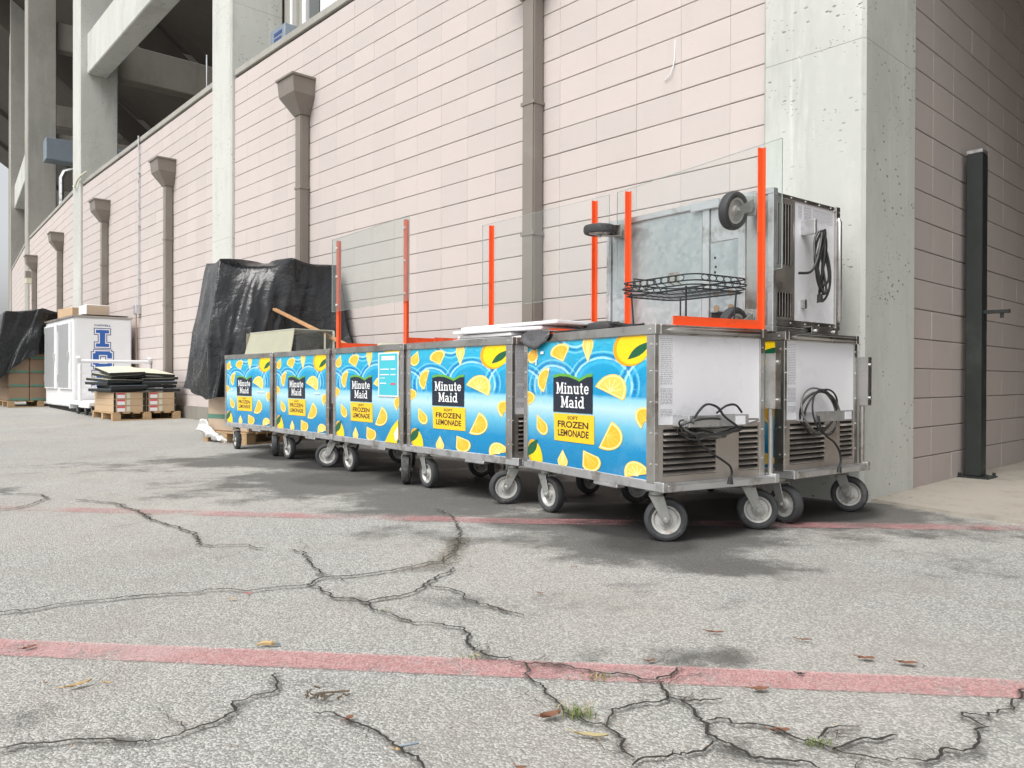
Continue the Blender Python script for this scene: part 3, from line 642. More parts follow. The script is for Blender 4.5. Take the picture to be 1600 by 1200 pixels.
# slab-serif lettering, one em = cap height
def bar(x0, y0, x1, y1): return [(x0,y0),(x1,y0),(x1,y1),(x0,y1)]
def arc(cx, cy, ro, ri, a0, a1, ex=1, n=12):
    A = [R(a0 + (a1-a0)*i/n) for i in range(n+1)]
    return [(cx+ro[0]*math.cos(a), cy+ro[1]*math.sin(a)) for a in A] + [(cx+ri[0]*math.cos(a), cy+ri[1]*math.sin(a)) for a in A[::-1]]
XH = .68
SLAB = {
 'M': (.98, [bar(.10,0,.24,1), bar(.72,0,.90,1), [(.06,1),(.27,1),(.52,.30),(.44,.08)], [(.92,1),(.72,1),(.42,.08),(.53,.22)], bar(.0,0,.34,.1), bar(.62,0,1.0,.1), bar(.0,.9,.2,1), bar(.8,.9,1.0,1)]),
 'i': (.36, [bar(.10,0,.27,XH), bar(.0,0,.37,.1), bar(.02,XH-.1,.2,XH), bar(.10,.8,.27,.96)]),
 'n': (.74, [bar(.09,0,.26,XH), bar(.0,0,.35,.1), bar(.0,XH-.1,.2,XH), arc(.40,XH-.22,(.25,.22),(.09,.10),0,150), bar(.49,0,.65,XH-.22), bar(.41,0,.74,.1)]),
 'u': (.74, [bar(.09,.2,.26,XH), bar(.0,XH-.1,.2,XH), arc(.36,.22,(.27,.23),(.10,.11),180,330), bar(.48,0,.65,XH), bar(.56,0,.74,.1), bar(.40,XH-.1,.6,XH)]),
 't': (.46, [bar(.12,.18,.29,.9), bar(.0,XH-.1,.43,XH), arc(.33,.2,(.21,.21),(.05,.09),180,310)]),
 'e': (.62, [arc(.31,XH/2,(.31,XH/2+.01),(.14,XH/2-.11),20,325,n=18), bar(.12,XH/2-.05,.60,XH/2+.06)]),
 'a': (.66, [arc(.28,XH-.2,(.26,.21),(.11,.10),0,165), bar(.40,0,.56,XH-.18), arc(.26,.2,(.26,.21),(.11,.10),45,345,n=16), bar(.44,0,.66,.1)]),
 'd': (.74, [bar(.47,0,.64,1), bar(.34,.9,.55,1), bar(.55,0,.75,.1), arc(.31,XH/2,(.31,XH/2+.01),(.14,XH/2-.11),25,335,n=18)]),
}
def slab(pr, text, x0, x1, y0, hcap, m):
    wd = sum(SLAB[c][0] for c in text) + .07*(len(text)-1); k = (x1-x0)/wd; x = x0; base = pr.k + 1
    for c in text:
        for j, pg in enumerate(SLAB[c][1]):
            pr.k = base; pr.p2([(x + px*k, y0 + py*hcap) for px, py in pg], m, base + j*.12)
        x += (SLAB[c][0] + .07)*k
    pr.k = base + 1
FONTC = {}
def text2d(body, bold=.02):
    if (body, bold) in FONTC: return FONTC[body, bold]
    cu = bpy.data.curves.new('lettering', 'FONT'); cu.body = body; cu.offset = bold; cu.resolution_u = 3
    o = bpy.data.objects.new('lettering', cu); COL.objects.link(o)
    bpy.context.view_layer.update()
    me = bpy.data.meshes.new_from_object(o.evaluated_get(bpy.context.evaluated_depsgraph_get()))
    V = [tuple(v.co) for v in me.vertices]; F = [tuple(p.vertices) for p in me.polygons]
    bpy.data.objects.remove(o); bpy.data.curves.remove(cu); bpy.data.meshes.remove(me)
    xa = min(v[0] for v in V); xb = max(v[0] for v in V); ya = min(v[1] for v in V); yb = max(v[1] for v in V)
    FONTC[body, bold] = ([((v[0]-xa)/(xb-xa), (v[1]-ya)/(yb-ya)) for v in V], F); return FONTC[body, bold]
def sans(mb, body, fn, m, bold=.02):
    V, F = text2d(body, bold); mb.add([fn(x, y) for x, y in V], [f[::-1] for f in F], m)

def print_mesh():
    q = Print(); X = lambda s: s*.93
    q.fruit(X(.055), .91, .10, .165, 160, 'wedge'); q.fruit(X(.315), .905, .165, .15, 20, 'wedge'); q.fruit(X(.555), .93, .085, .22, 0, 'wedge', True)
    q.lemon(X(.885), .92, .24, .27, -20, (X(.86), .835, X(1.02), .955, .16))
    q.fruit(X(.155), .695, .21, .085, 75, 'half'); q.fruit(X(.755), .645, .225, .15, -26, 'half', True)
    q.fruit(X(.005), .535, .13, .11, -80, 'half'); q.fruit(X(.135), .315, .10, .185, 205, 'wedge'); q.fruit(X(.748), .262, .225, .125, -114, 'half'); q.fruit(X(.985), .435, .15, .12, 40, 'half')
    q.lemon(X(.075), .055, .125, .26, 12, (X(-.005), .03, X(.10), .185, .2)); q.fruit(X(.343), .055, .085, .15, 180, 'wedge', True)
    q.fruit(X(.575), .075, .15, .175, 215, 'wedge'); q.fruit(X(.92), .05, .175, .12, 25, 'half', True)
    x0, x1 = X(.255), X(.598)
    wave = [(x0, .728), (x0+.06, .742), (x0+.13, .735), (x0+.19, .712), (x0+.215, .697), (x0+.24, .712), (x0+.275, .732), (x1, .738)]
    q.p2([(x0, .70), (x0+.19, .66), (x1, .70)] + wave[::-1], 6)
    q.p2([(x0, .43), (x1, .43)] + [(x, y-.022) for x, y in wave[::-1]], 5)
    q.p2([(x0+.005, .418), (x1+.012, .418), (x1+.014, .198), (x0+.012, .198)], 7)
    slab(q, 'Minute', X(.283), X(.568), .578, .092, 8); slab(q, 'Maid', X(.325), X(.53), .468, .092, 8)
    for body, a, b, lo, hi in (('SOFT', .385, .478, .374, .402), ('FROZEN', .297, .565, .308, .362), ('LEMONADE', .300, .568, .238, .294)):
        q.k += 1; kk = 2 + q.k*.12
        sans(q, body, lambda x, y: st(a + (b-a)*x, lo + (hi-lo)*y, kk), 9, .032)
    return q.mesh('panel_print', PM, fix=False)
PRINT = print_mesh()

def caster_tree(parent, name_loc, ang, brake=True, rust=False):
    k = MB(); k.box(-.05, -.042, -.008, .05, .042, 0); k.cyl((0,0,-.008), (0,0,-.028), .032, 14)
    fork = [(-.034,-.028), (.034,-.028), (.066,-.135), (.058,-.158), (.034,-.158), (.022,-.135)]
    for y in (-.034, .030): k.prism(fork, lambda x, z, h: (x, h, z), y, y+.004)
    k.box(-.034, -.034, -.034, .034, .034, -.027)
    k.cyl((.045,-.046,-.14), (.045,.046,-.14), .009, 8); k.cyl((.045,-.041,-.14), (.045,-.036,-.14), .016, 6); k.cyl((.045,.036,-.14), (.045,.041,-.14), .016, 6)
    f = k.build('caster', M_FORK, parent, name_loc, (0, 0, ang), bevel=.0015)
    mt = TR((.045, 0, -.14)) @ RX(PI/2)
    MB().lathe([(.066,-.020),(.082,-.027),(.094,-.023),(.0995,-.010),(.0985,-.004),(.0995,.0),(.0985,.004),(.0995,.010),(.094,.023),(.082,.027),(.066,.020)], mt, 30).build('tyre', M_RUBBER, f, smooth=True)
    r = MB().lathe([(.014,-.027),(.026,-.025),(.030,-.010),(.050,-.008),(.058,-.019),(.066,-.021),(.066,.021),(.058,.019),(.050,.008),(.030,.010),(.026,.025),(.014,.027)], mt, 26)
    r.build('rim', M_RIM, f, smooth=True)
    if brake:
        b = MB(); b.prism([(-.030,-.05),(-.105,-.062),(-.108,-.072),(-.03,-.066)], lambda x, z, h: (x, h, z), -.020, .020); b.box(-.10, -.03, -.075, -.078, .03, -.066)
        b.build('brake_pedal', M_RIM, f, bevel=.002)
    return f
def cm(P, n=5):
    o = []; Q = [P[0]] + list(P) + [P[-1]]
    for i in range(1, len(Q)-2):
        a, b, c, d = (Vector(q) for q in Q[i-1:i+3])
        for k in range(n):
            t = k/n; o.append(tuple(.5*((2*b) + (c-a)*t + (2*a-5*b+4*c-d)*t*t + (3*b-a-3*c+d)*t**3)))
    return o + [tuple(Q[-1])]
def cord_mesh(kind):
    rnd = random.Random(kind); mb = MB(); TW = []
    if kind == 1:
        for i in range(9):
            cx = .295 + rnd.uniform(-.03, .03); rx = .175 + rnd.uniform(-.05, .03); rz = .016 + rnd.uniform(0, .026); ph = rnd.uniform(0, 6); cz = .548 + rnd.uniform(-.028, .010)
            pts = [(cx + rx*math.cos(a) + .012*math.sin(3*a+ph), .045 - .07*(.5+.5*math.sin(a*2+ph)) - (.035 if i > 6 else 0), cz + rz*math.sin(a)*(1.25 if math.sin(a) < 0 else 1) + .012*math.sin(2*a+ph)) for a in [2*PI*j/40 for j in range(40)]]
            mb.tube(pts, .0050 if i % 2 else .0044, 6, 1 if i in (1, 3, 4, 6, 8) else 0, closed=True)
        mb.tube(cm([(.13,-.05,.56), (.15,-.06,.60), (.20,-.06,.632), (.26,-.065,.618), (.30,-.07,.575), (.37,-.07,.535), (.40,-.06,.52)]), .0055, 6)
        mb.tube(cm([(.30,-.02,.59), (.36,-.02,.622), (.42,-.02,.625), (.46,-.02,.59)]), .0055, 6)
        mb.tube(cm([(.15,-.05,.50), (.17,-.05,.46), (.24,-.055,.41), (.31,-.05,.375), (.36,-.045,.345), (.375,-.042,.315), (.368,-.04,.29)]), .0056, 6)
        mb.tube([(.368,-.04,.295), (.366,-.04,.262)], [.009, .015], 8)
    elif kind == 6:
        for i in range(5):
            rr = .112 + rnd.uniform(-.018, .014); cx = .245 + rnd.uniform(-.015, .015); cz = .575 + rnd.uniform(-.012, .012)
            mb.tube([(cx + rr*1.25*math.cos(a), .04 - .06*(.5 + .5*math.sin(a+i)) - (.03 if i == 4 else 0), cz + rr*math.sin(a)) for a in [2*PI*j/36 for j in range(36)]], .0050, 6, 1 if i in (2, 3) else 0, closed=True)
        mb.tube(cm([(.135,-.05,.56), (.145,-.055,.50), (.20,-.055,.455), (.28,-.05,.42), (.34,-.045,.37), (.36,-.042,.32), (.352,-.04,.285)]), .0056, 6)
        mb.tube([(.352,-.04,.29), (.348,-.04,.255)], [.009, .014], 8)
    else:       # cart on its side: the cord hangs along the cart's width
        for i in range(5):
            x0 = .19 + rnd.uniform(-.01, .01); x1 = .53 + rnd.uniform(-.06, .05); wz = .035 + rnd.uniform(0, .035); 
            mb.tube([((x0+x1)/2 - (x1-x0)/2*math.cos(a), -.02 - .035*(.5+.5*math.sin(a*2+i)), .625 + wz*math.sin(a)*(.35 + .65*math.sin(a/2)) + .01*i) for a in [2*PI*j/40 for j in range(40)]], .0066, 6, 0, closed=True)
        mb.tube(cm([(.2,-.05,.62), (.27,-.06,.585), (.36,-.06,.55), (.42,-.055,.50), (.43,-.03,.43)]), .007, 6)
        mb.tube([(.53,-.05,.60), (.575,-.05,.605)], [.014, .018], 8)
    return mb.mesh('power_cord', [M_CORD, M_CORD2], smooth=True)

def make_cart(label, cat='cart'):
    root = thing('lemonade_cart', label, cat, group='lemonade vending carts parked along the wall')
    B = lambda *a, **k: MB().box(*a)
    # deck
    d = MB(); d.box(0, 0, .24, .032, CL, .284); d.box(CW-.032, 0, .24, CW, CL, .284); d.box(.032, 0, .24, CW-.032, .034, .272); d.box(.032, CL-.034, .24, CW-.032, CL, .284)
    d.box(.032, .034, .262, CW-.032, CL-.034, .274)
    d.build('deck_frame', M_ALU, root, bevel=.003)
    B(.05, .46, .252, CW-.05, 1.15, .2615).build('under_sheet', M_GALV, root)
    for y in (.405, .17): B(.032, y, .241, CW-.032, y+.045, .2615).build('cross_bar', M_ALU, root, bevel=.002)
    B(.05, .22, .254, .23, .40, .2615).build('under_plate', M_ALU, root)
    cp = B(.24, .222, .252, .615, .40, .2615).build('compressor_plate', M_GALV, root)
    for x, y in ((.52, .36), (.52, .265), (.60, .36), (.60, .265)):
        MB().cyl((x, y, .2519), (x, y, .2505), .019, 14).build('port', M_TAND, cp)
    for x, y in ((.32, .37), (.37, .365), (.40, .37)): MB().cyl((x, y, .2519), (x, y, .2508), .008, 8).build('port', M_DARK, cp)
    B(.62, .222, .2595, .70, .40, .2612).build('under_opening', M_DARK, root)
    B(.034, .036, .250, CW-.034, .168, .2615).build('end_plate', M_STEEL, root)
    dr = B(.37, .62, .2495, .44, .70, .2518).build('drain_plate', M_STEEL_D, root); MB().cyl((.405,.66,.2494), (.405,.66,.240), .018, 12).build('drain', M_STEEL, dr)
    # shell
    B(.012, .075, .276, .696, CL-.03, .95).build('shell', M_STEEL_D, root)
    g = MB(); g.add([st(0,0), st(1,0), st(1,1), st(0,1)], [(3,2,1,0)])
    me = g.mesh('graphic_panel', [M_GRAPHIC], fix=False); uvl = me.uv_layers.new(name='UVMap')
    for lp in me.loops: uvl.data[lp.index].uv = ((0,0),(1,0),(1,1),(0,1))[lp.vertex_index]
    gp_ = obj('graphic_panel', me, root); obj('panel_print', PRINT, gp_)
    pb = MB().box(.006, PY0-.004, PZ0-.004, .0118, PY1+.004, PZ1+.002).build('panel_backing', M_WHITE2, root)
    for x0, x1, y0, y1 in ((-.002, .022, .058, .115), (-.002, .022, 1.152, CL-.004), (.668, .703, .058, .10), (.668, .703, CL-.05, CL-.004)):
        B(x0, y0, .2745, x1, y1, .9449).build('corner_post', M_STEEL, root, bevel=.002)
    rv = MB()
    for z in (.36, .5, .64, .78, .9):
        for y in (.085, 1.172): rv.cyl((-.002, y, z), (-.0055, y, z), .0052, 8)
        rv.cyl((.011, .058, z), (.011, .0545, z), .005, 8); rv.cyl((.685, .058, z), (.685, .0545, z), .005, 8)
    for y in (.09, 1.15): rv.cyl((-.005, y, .968), (-.0085, y, .968), .006, 8)
    tag(rv.build('rivets', M_ALU, root, smooth=True), kind='stuff')
    B(-.005, .05, .9452, .026, CL, .99).build('top_rail', M_STEEL, root, bevel=.003)
    B(.677, .05, .9452, .708, CL, .99).build('top_rail', M_STEEL, root, bevel=.003)
    er = B(.0265, .05, .9452, .6765, .078, .99).build('end_rail', M_STEEL, root, bevel=.003)
    MB().tube([(.06, .046, .966), (.085, .041, .966), (.64, .041, .966), (.66, .046, .966)], [.004, .013, .013, .004], 10).build('bead', M_STEEL, er, smooth=True)
    B(.0265, CL-.028, .9452, .6765, CL, .99).build('end_rail', M_STEEL, root, bevel=.003)
    B(.027, .0785, .955, .676, CL-.0285, .983).build('top_lid', M_STEEL, root, bevel=.004)
    wp = B(.0225, .064, .537, .6675, .0749, .9448).build('end_panel', M_WHITE, root)
    lp_ = MB(); rnd = random.Random(3); z = .925
    while z > .57:
        if not (.70 < z < .72 or .61 < z < .63):
            x = .034 + rnd.uniform(0, .006)
            while x < .105:
                l = rnd.uniform(.006, .022); lp_.poly([(x, .0635, z), (min(x+l, .108), .0635, z), (min(x+l, .108), .0635, z+.0034), (x, .0635, z+.0034)]); x += l + .004
        z -= .0085 if z > .72 else .0068
    tag(lp_.build('label_print', M_INK, wp, fix=False), kind='stuff')
    # louvred grille of the compressor
    lv = MB(); 
    for x0, x1, z0, z1 in ((.0225, .05, .2745, .5355), (.375, .525, .2745, .5355), (.655, .6675, .2745, .5355), (.05, .375, .2745, .305), (.525, .655, .2745, .305), (.05, .375, .517, .5355), (.525, .655, .517, .5355)):
        lv.box(x0, .060, z0, x1, .066, z1)
    lo = lv.build('louvre_panel', M_STEEL_D, root)
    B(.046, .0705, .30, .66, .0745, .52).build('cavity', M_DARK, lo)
    for k in range(8):
        z = .314 + k*.0262
        for x0, x1 in ((.051, .374), (.526, .654)):
            MB().obox(TR(((x0+x1)/2, .0625, z)) @ RX(R(38)), x1-x0, .019, .0022).build('louvre', M_STEEL_D, lo)
    # pole and bumper channel at the back corner
    MB().cyl((.722, .040, .2745), (.722, .040, .62), .013, 12).build('pole', M_STEEL, root, smooth=True)
    bk = MB(); bk.box(.700, -.004, .602, .704, .056, .872); bk.box(.704, -.004, .602, .742, .0, .872); bk.box(.738, .0, .602, .742, .05, .872)
    bk = bk.build('bumper_channel', M_STEEL, root, bevel=.001)
    for z in (.645, .83): MB().cyl((.722, -.004, z), (.722, -.013, z), .009, 8).build('bolt', M_ALU, bk)
    fb = MB(); fb.box(.0, .33, .222, .05, .52, .2395); fb.build('foot_bracket', M_ALU, root, bevel=.003)
    br = MB(); br.box(.11, -.045, .53, .48, -.0405, .582); br.box(.11, -.0405, .53, .1145, .0635, .582); br.box(.4755, -.0405, .53, .48, .0635, .582)
    bq = br.build('cord_bracket', M_ALU, root, bevel=.001); MB().box(.395, -.0475, .536, .455, -.0455, .576).build('tag', M_WHITE, bq)
    return root
CORDS = {k: cord_mesh(k) for k in (1, 6, 7)}
def finish_cart(root, yaw, angs, cord, brakes=(1,1,1,1)):
    for (x, y), a, b in zip(((.075, .135), (.67, .135), (.075, CL-.125), (.67, CL-.125)), angs, brakes):
        caster_tree(root, (x, y, .24), R(a) - yaw, bool(b))
    if cord: obj('power_cord', CORDS[cord], root)
proto = make_cart('first lemonade cart, nearest the camera, with black wire rack on top')
SPEC = [ # x, y, yaw, label, caster world angles near-front, near-back, far-front, far-back; cord
 (.668, 3.448, 30.2, None, (-8, -12, -55, 20), 1),
 (.038, 4.517, 39.9, 'second lemonade cart from the front, carrying stacked white lids', (190, 40, -55, 60), 0),
 (-.724, 5.429, 37.8, 'third lemonade cart, middle one with teal sign on its panel', (-88, 20, -50, 100), 0),
 (-1.475, 6.42, 39.1, 'fourth lemonade cart under right end of cloudy display cover', (185, 20, -50, 40), 0),
 (-2.245, 7.42, 42.2, 'fifth lemonade cart, at the far end beside the tarped pile', (-80, 10, -60, 20), 0),
 (1.425, 3.945, 37.3, 'lemonade cart standing against the concrete column behind the first', (-62, -35, -30, 60), 6)]
carts = []
for i, (x, y, a, lab, angs, cord) in enumerate(SPEC):
    c = proto if i == 0 else copy_tree(proto)
    c.location = (x, y, 0); c.rotation_euler = (0, 0, R(a))
    if lab: c['label'] = lab
    carts.append(c)
c7 = copy_tree(proto); c7['label'] = 'lemonade cart lying on its side on top of another cart'
q7 = R(38.5); up = Vector((0,0,1)); n7 = Vector((math.cos(q7), math.sin(q7), 0)); l7 = Vector((-math.sin(q7), math.cos(q7), 0))
o7 = Vector((1.338, 4.02, .9915)) + up*CW - n7*.24
m7 = Matrix((-up, l7, n7)).transposed().to_4x4(); m7.translation = o7
c7.matrix_world = m7
for i, c in enumerate(carts): finish_cart(c, R(SPEC[i][2]), SPEC[i][4], SPEC[i][5], (i in (2, 3, 4), 0, 0, 0))
finish_cart(c7, 0, (10, 8, 90, 80), 7, (0, 0, 0, 0))
for ch in list(c7.children):
    if ch.name.startswith('cord_bracket'):
        for g_ in list(ch.children): bpy.data.objects.remove(g_)
        bpy.data.objects.remove(ch)
hk = MB(); hk.box(.12, -.02, .60, .20, .0635, .625); hk.build('cord_hook', M_ALU, c7, bevel=.003); MB().box(.55, .04, .60, .60, .0635, .63).build('cord_clip', M_ALU, c7, bevel=.003)
MB().tube([(.10, .09, .99), (.10, .085, 1.035), (.12, .08, 1.05), (.62, .08, 1.06), (.64, .085, 1.045), (.64, .09, .99)], .006, 8).build('lid_handle', M_ALU, c7, smooth=True)
# individual marks
sg = MB(); S3 = lambda s, t, k: st(s, t, k+30)
def q4(s0, t0, s1, t1, k, m): sg.poly([S3(s0,t0,k), S3(s0,t1,k), S3(s1,t1,k), S3(s1,t0,k)], m)
q4(.70, .50, .99, .985, 0, 1); q4(.715, .515, .975, .97, 2, 0); q4(.75, .90, .94, .945, 4, 1)
sgo = sg.build('menu_sign', [M_TEAL, M_WHITE2, M_REDLBL, M_NAVY], carts[2], fix=False)
mk = MB()
for s0, s1, t0, w_ in ((.73, .86, .795, .012), (.88, .95, .795, .012), (.73, .86, .735, .012), (.88, .95, .735, .012), (.73, .80, .70, .008), (.73, .82, .64, .012)):
    mk.poly([S3(s0,t0,6), S3(s0,t0+w_,6), S3(s1,t0+w_,6), S3(s1,t0,6)], 0)
mk.poly([S3(.88,.63,6), S3(.88,.65,6), S3(.95,.65,6), S3(.95,.63,6)], 1)
mk.build('sign_print', [M_WHITE2, M_REDLBL], sgo, fix=False)
def bits(cart, L):
    b = MB()
    for s, t, w_, h_ in L: b.poly([st(s, t, 31), st(s, t+h_, 31), st(s+w_, t+h_, 31), st(s+w_, t, 31)][::1])
    tag(b.build('sticker_residue', M_WHITE2, cart, fix=False), kind='stuff')
bits(carts[0], [(.135, .905, .03, .022), (.085, .81, .012, .05), (.205, .76, .016, .03)])
bits(carts[3], [(.78, .50, .1, .015)]); bits(carts[4], [(.1, .87, .05, .015), (.72, .49, .17, .015), (.12, .52, .06, .015), (.70, .86, .08, .012)])
tv = MB(); tv.poly([st(.80,.0,33), st(.90,.17,34), st(.985,.26,33), st(.995,.10,34), st(.97,.0,33)][::-1], 1); tv.poly([st(.93,.10,40), st(.985,.19,40), st(.99,.05,44), st(.955,.02,40)][::-1], 0)
tv.build('torn_vinyl', [P_WHITE, P_LEMON], carts[2], fix=False)
# ---------------------------------------------------------------- things on top of the carts
def on_cart(i, x, y, z=CT):
    X, Y, a = SPEC[i][:3]; a = R(a)
    return Vector((X + x*math.cos(a) - y*math.sin(a), Y + x*math.sin(a) + y*math.cos(a), z))
def guard(i, label, px, side, pane_m, pane_x, h=.895, zp0=.29, zp1=.915, ya=.08, yb=1.12, over=.12, foot=.55, lean=0):
    """two L-shaped orange brackets holding a clear pane; side=+1: feet point to +x"""
    r = thing('splash_guard', label, 'splash guard', on_cart(i, 0, 0, CT), R(SPEC[i][2]), 'orange splash guards on the carts')
    for y in (ya, yb):
        b = MB(); s = side
        b.box(px-.016, y-.0025, 0, px+.016, y+.0025, h); b.box(min(px-s*.016, px-s*.011), y-.02, 0, max(px-s*.016, px-s*.011), y+.02, h)
        b.box(min(px+s*.0165, px+s*foot), y-.003, 0, max(px+s*.0165, px+s*foot), y+.003, .045); b.box(min(px+s*.0165, px+s*foot), y-.02, .0, max(px+s*.0165, px+s*foot), y+.02, .005)
        k = b.build('bracket', M_ORANGE, r, rot=(0, R(lean), 0))
        for z in (h-.06, (h-.06+zp0+.05)/2, zp0+.05):
            MB().cyl((px-s*.012, y, z), (px-s*.028, y, z), .009, 8).build('bolt', M_WHITE2, k)
    p = MB().box(pane_x, ya-over, zp0, pane_x+.005, yb+over, zp1)
    pane = p.build('pane', pane_m, r, rot=(0, R(lean), 0))
    e = MB()
    for a, b_ in (((pane_x-.0003, ya-over-.0012, zp0), (pane_x+.0053, ya-over, zp1)), ((pane_x-.0003, yb+over, zp0), (pane_x+.0053, yb+over+.0012, zp1)), ((pane_x-.0003, ya-over, zp1), (pane_x+.0053, yb+over, zp1+.0012)), ((pane_x-.0003, ya-over, zp0-.0012), (pane_x+.0053, yb+over, zp0))):
        e.box(*a, *b_)
    e.build('pane_edge', M_ACR_E, pane)
    return r
guard(0, 'orange splash guard on the front cart, tallest in the photo', .685, -1, M_ACR, .70, foot=.56)
guard(1, 'orange splash guard behind the stacked white lids on second cart', .685, -1, M_ACR, .70, foot=.50, ya=.07, yb=1.13)
guard(2, 'orange splash guard with tinted pane at front edge of middle cart', .03, 1, M_ACR_T, .002, h=.87, zp0=.30, zp1=.885, ya=.065, yb=1.15, over=.075, foot=.46)

def lid(loc, rz, rx, ry, L_, W_, label):
    r = thing('cart_lid', label, 'lid', loc, 0, 'white lids stacked on the second cart'); r.rotation_euler = (rx, ry, rz)
    MB().box(-W_/2, -L_/2, 0, W_/2, L_/2, .020).build('panel', M_WHITE2, r, bevel=.004, seg=2)
    m = MB(); m.box(-W_/2+.02, -L_/2+.02, .0202, W_/2-.02, L_/2-.02, .024); m.build('inset', M_WHITE, r)
a1_ = R(39.9)
for k, (x, y, z, dz, L_, lab) in enumerate((
    (.44, .66, .0, 2, .62, 'lowest white lid, left of the stack on second cart'),
    (.45, .64, .027, -2, .60, 'second white lid from the bottom, left on second cart'),
    (.44, .24, .0, -3, .50, 'bottom white lid nearest the first cart'),
    (.42, .50, .054, 3, .86, 'wide white lid second from the top of the stack'),
    (.44, .40, .080, -1, .98, 'topmost white lid of the stack on the second cart'))):
    lid(on_cart(1, x, y, CT+z+.002), a1_ + R(dz), 0, 0, L_, .42, lab)
# torn grey plastic hanging over the front cart's far corner
rg = MB(); nn = 9
for i in range(nn):
    for j in range(nn):
        u, v = i/(nn-1), j/(nn-1); y = 1.20 - .30*u
        drop = .105*max(0, v-.35)/.65*math.sin(PI*(.12+.8*u))
        x = .13 - .138*min(1, v/.35); rg.v.append((x - .012*v + .01*noise.noise((u*4, v*4, 3)), y + .02*noise.noise((u*5, v*3, 8)), CT + .012 + .014*noise.noise((u*5, v*4, 1)) + .012*math.sin(PI*u) - drop))
for i in range(nn-1):
    for j in range(nn-1): rg.f.append((i*nn+j, i*nn+j+1, (i+1)*nn+j+1, (i+1)*nn+j)); rg.m.append(0)
M_RAG = simple('grey_plastic', (.10, .10, .105), .32, var=.3, scale=14)
rag = tag(rg.build('plastic_rag', M_RAG, None, (SPEC[0][0], SPEC[0][1], 0), (0, 0, R(SPEC[0][2])), smooth=True), 'crumpled grey plastic hanging over the front cart\'s left corner', 'plastic rag')
sm_ = rag.modifiers.new('thick', 'SOLIDIFY'); sm_.thickness = .003
ob = tag(MB().box(-.15, -.015, 0, .15, .015, .022).build('orange_strip', M_ORANGE, None, on_cart(1, .25, -.07, CT+.001), (0, 0, R(48)), bevel=.002), 'short orange strip lying between first and second cart tops', 'strip')
# wire rack standing on the front cart
rk = thing('wire_rack', 'black wire rack with scroll rim standing on the front cart', 'rack', on_cart(0, .45, .37, CT), R(30.2 + 4))
def loop_pts(hx, hy, z, r=.07, n=6):
    P = []
    for cx, cy, a0 in ((hx-r, hy-r, 0), (-hx+r, hy-r, 90), (-hx+r, -hy+r, 180), (hx-r, -hy+r, 270)):
        P += [(cx + r*math.cos(R(a0 + 90*i/n)), cy + r*math.sin(R(a0 + 90*i/n)), z) for i in range(n+1)]
    return P
HX, HY = .19, .25
for z, g in ((.185, 0), (.203, .012), (.222, .018), (.252, .012)):
    MB().tube(loop_pts(HX+g, HY+g, z), .0036, 6, closed=True).build('rim_wire', M_WIRE, rk)
sc = MB()
for s_ in (-1, 1):
    for k in range(8):
        y = -HY+.08 + k*(2*HY-.16)/7
        sc.tube([(s_*(HX+.014) , y + .03*math.cos(a), .237 + .0135*math.sin(a)) for a in [2*PI*q/14 for q in range(14)]], .0024, 5, closed=True)
        sc.tube([(s_*(HX+.008), y - .015, .203), (s_*(HX+.016), y + .015, .222)], .002, 5)
    for k in range(6):
        x = -HX+.06 + k*(2*HX-.12)/5
        sc.tube([(x + .026*math.cos(a), s_*(HY+.014), .237 + .0135*math.sin(a)) for a in [2*PI*q/14 for q in range(14)]], .0024, 5, closed=True)
tag(sc.build('scroll_band', M_WIRE, rk), kind='stuff')
fl = MB()
for k in range(9): 
    x = -HX + .03 + k*(2*HX-.06)/8; fl.tube([(x, -HY, .185), (x, HY, .185)], .002, 5)
tag(fl.build('shelf_wires', M_WIRE, rk), kind='stuff')
for sx in (-1, 1):
    for sy in (-1, 1):
        MB().tube([(sx*(HX-.01), sy*(HY-.06), .20), (sx*(HX-.02), sy*(HY-.07), .005)], .0048, 6).build('leg', M_WIRE, rk)
MB().tube([(-.08, HY+.012, .252), (-.08, HY+.03, .29), (.08, HY+.03, .29), (.08, HY+.012, .252)], .0036, 6).build('handle', M_WIRE, rk)
cb = MB()
for k in range(3):
    cb.tube([(.13 + (.07+.01*k)*math.cos(a), .42 + (.09-.012*k)*math.sin(a), .006 + .008*k + .006*math.sin(a*2+k)) for a in [2*PI*q/24 for q in range(24)]], .006, 6, closed=True)
cb.tube([(.08,.5,.008), (.03,.62,.006), (.06,.78,.01), (.02,.9,.006)], .006, 6)
tag(cb.build('cable_coil', M_CORD, None, on_cart(0, 0, 0, CT+.001), (0, 0, R(30.2)), smooth=True), 'small black cable coil lying on front edge of first cart top', 'cable')
# cloudy display cover lying across the fourth and fifth carts
dc = thing('display_cover', 'cloudy yellowed acrylic display cover lying on fourth and fifth carts', 'display cover', (-2.775, 8.12, CT+.004), R(-48.5))
w2_, d2_, h2_ = 1.06, .46, .215
M_CLOUDY = simple('cloudy_acrylic', (.40, .395, .29), .4, var=.12, scale=5)
M_CLOUDYT = simple('dusty_acrylic_top', (.62, .61, .52), .5, var=.08, scale=4)
fr = MB(); fr.add([(0,0,0), (w2_,0,0), (w2_,.006,0), (0,.006,0), (.03,.05,h2_), (w2_-.03,.05,h2_), (w2_-.03,.056,h2_), (.03,.056,h2_)], [(0,3,2,1),(4,5,6,7),(0,1,5,4),(1,2,6,5),(2,3,7,6),(3,0,4,7)])
fr.build('front_panel', M_CLOUDY, dc)
MB().box(.025, .046, h2_+.001, w2_-.025, d2_, h2_+.008).build('top_panel', M_CLOUDYT, dc)
MB().box(.0, .02, .0, .006, d2_, h2_).build('side_panel', M_ACR_Y, dc)
MB().box(w2_-.012, .06, .0, w2_-.006, d2_, h2_).build('side_panel', M_ACR_T, dc)
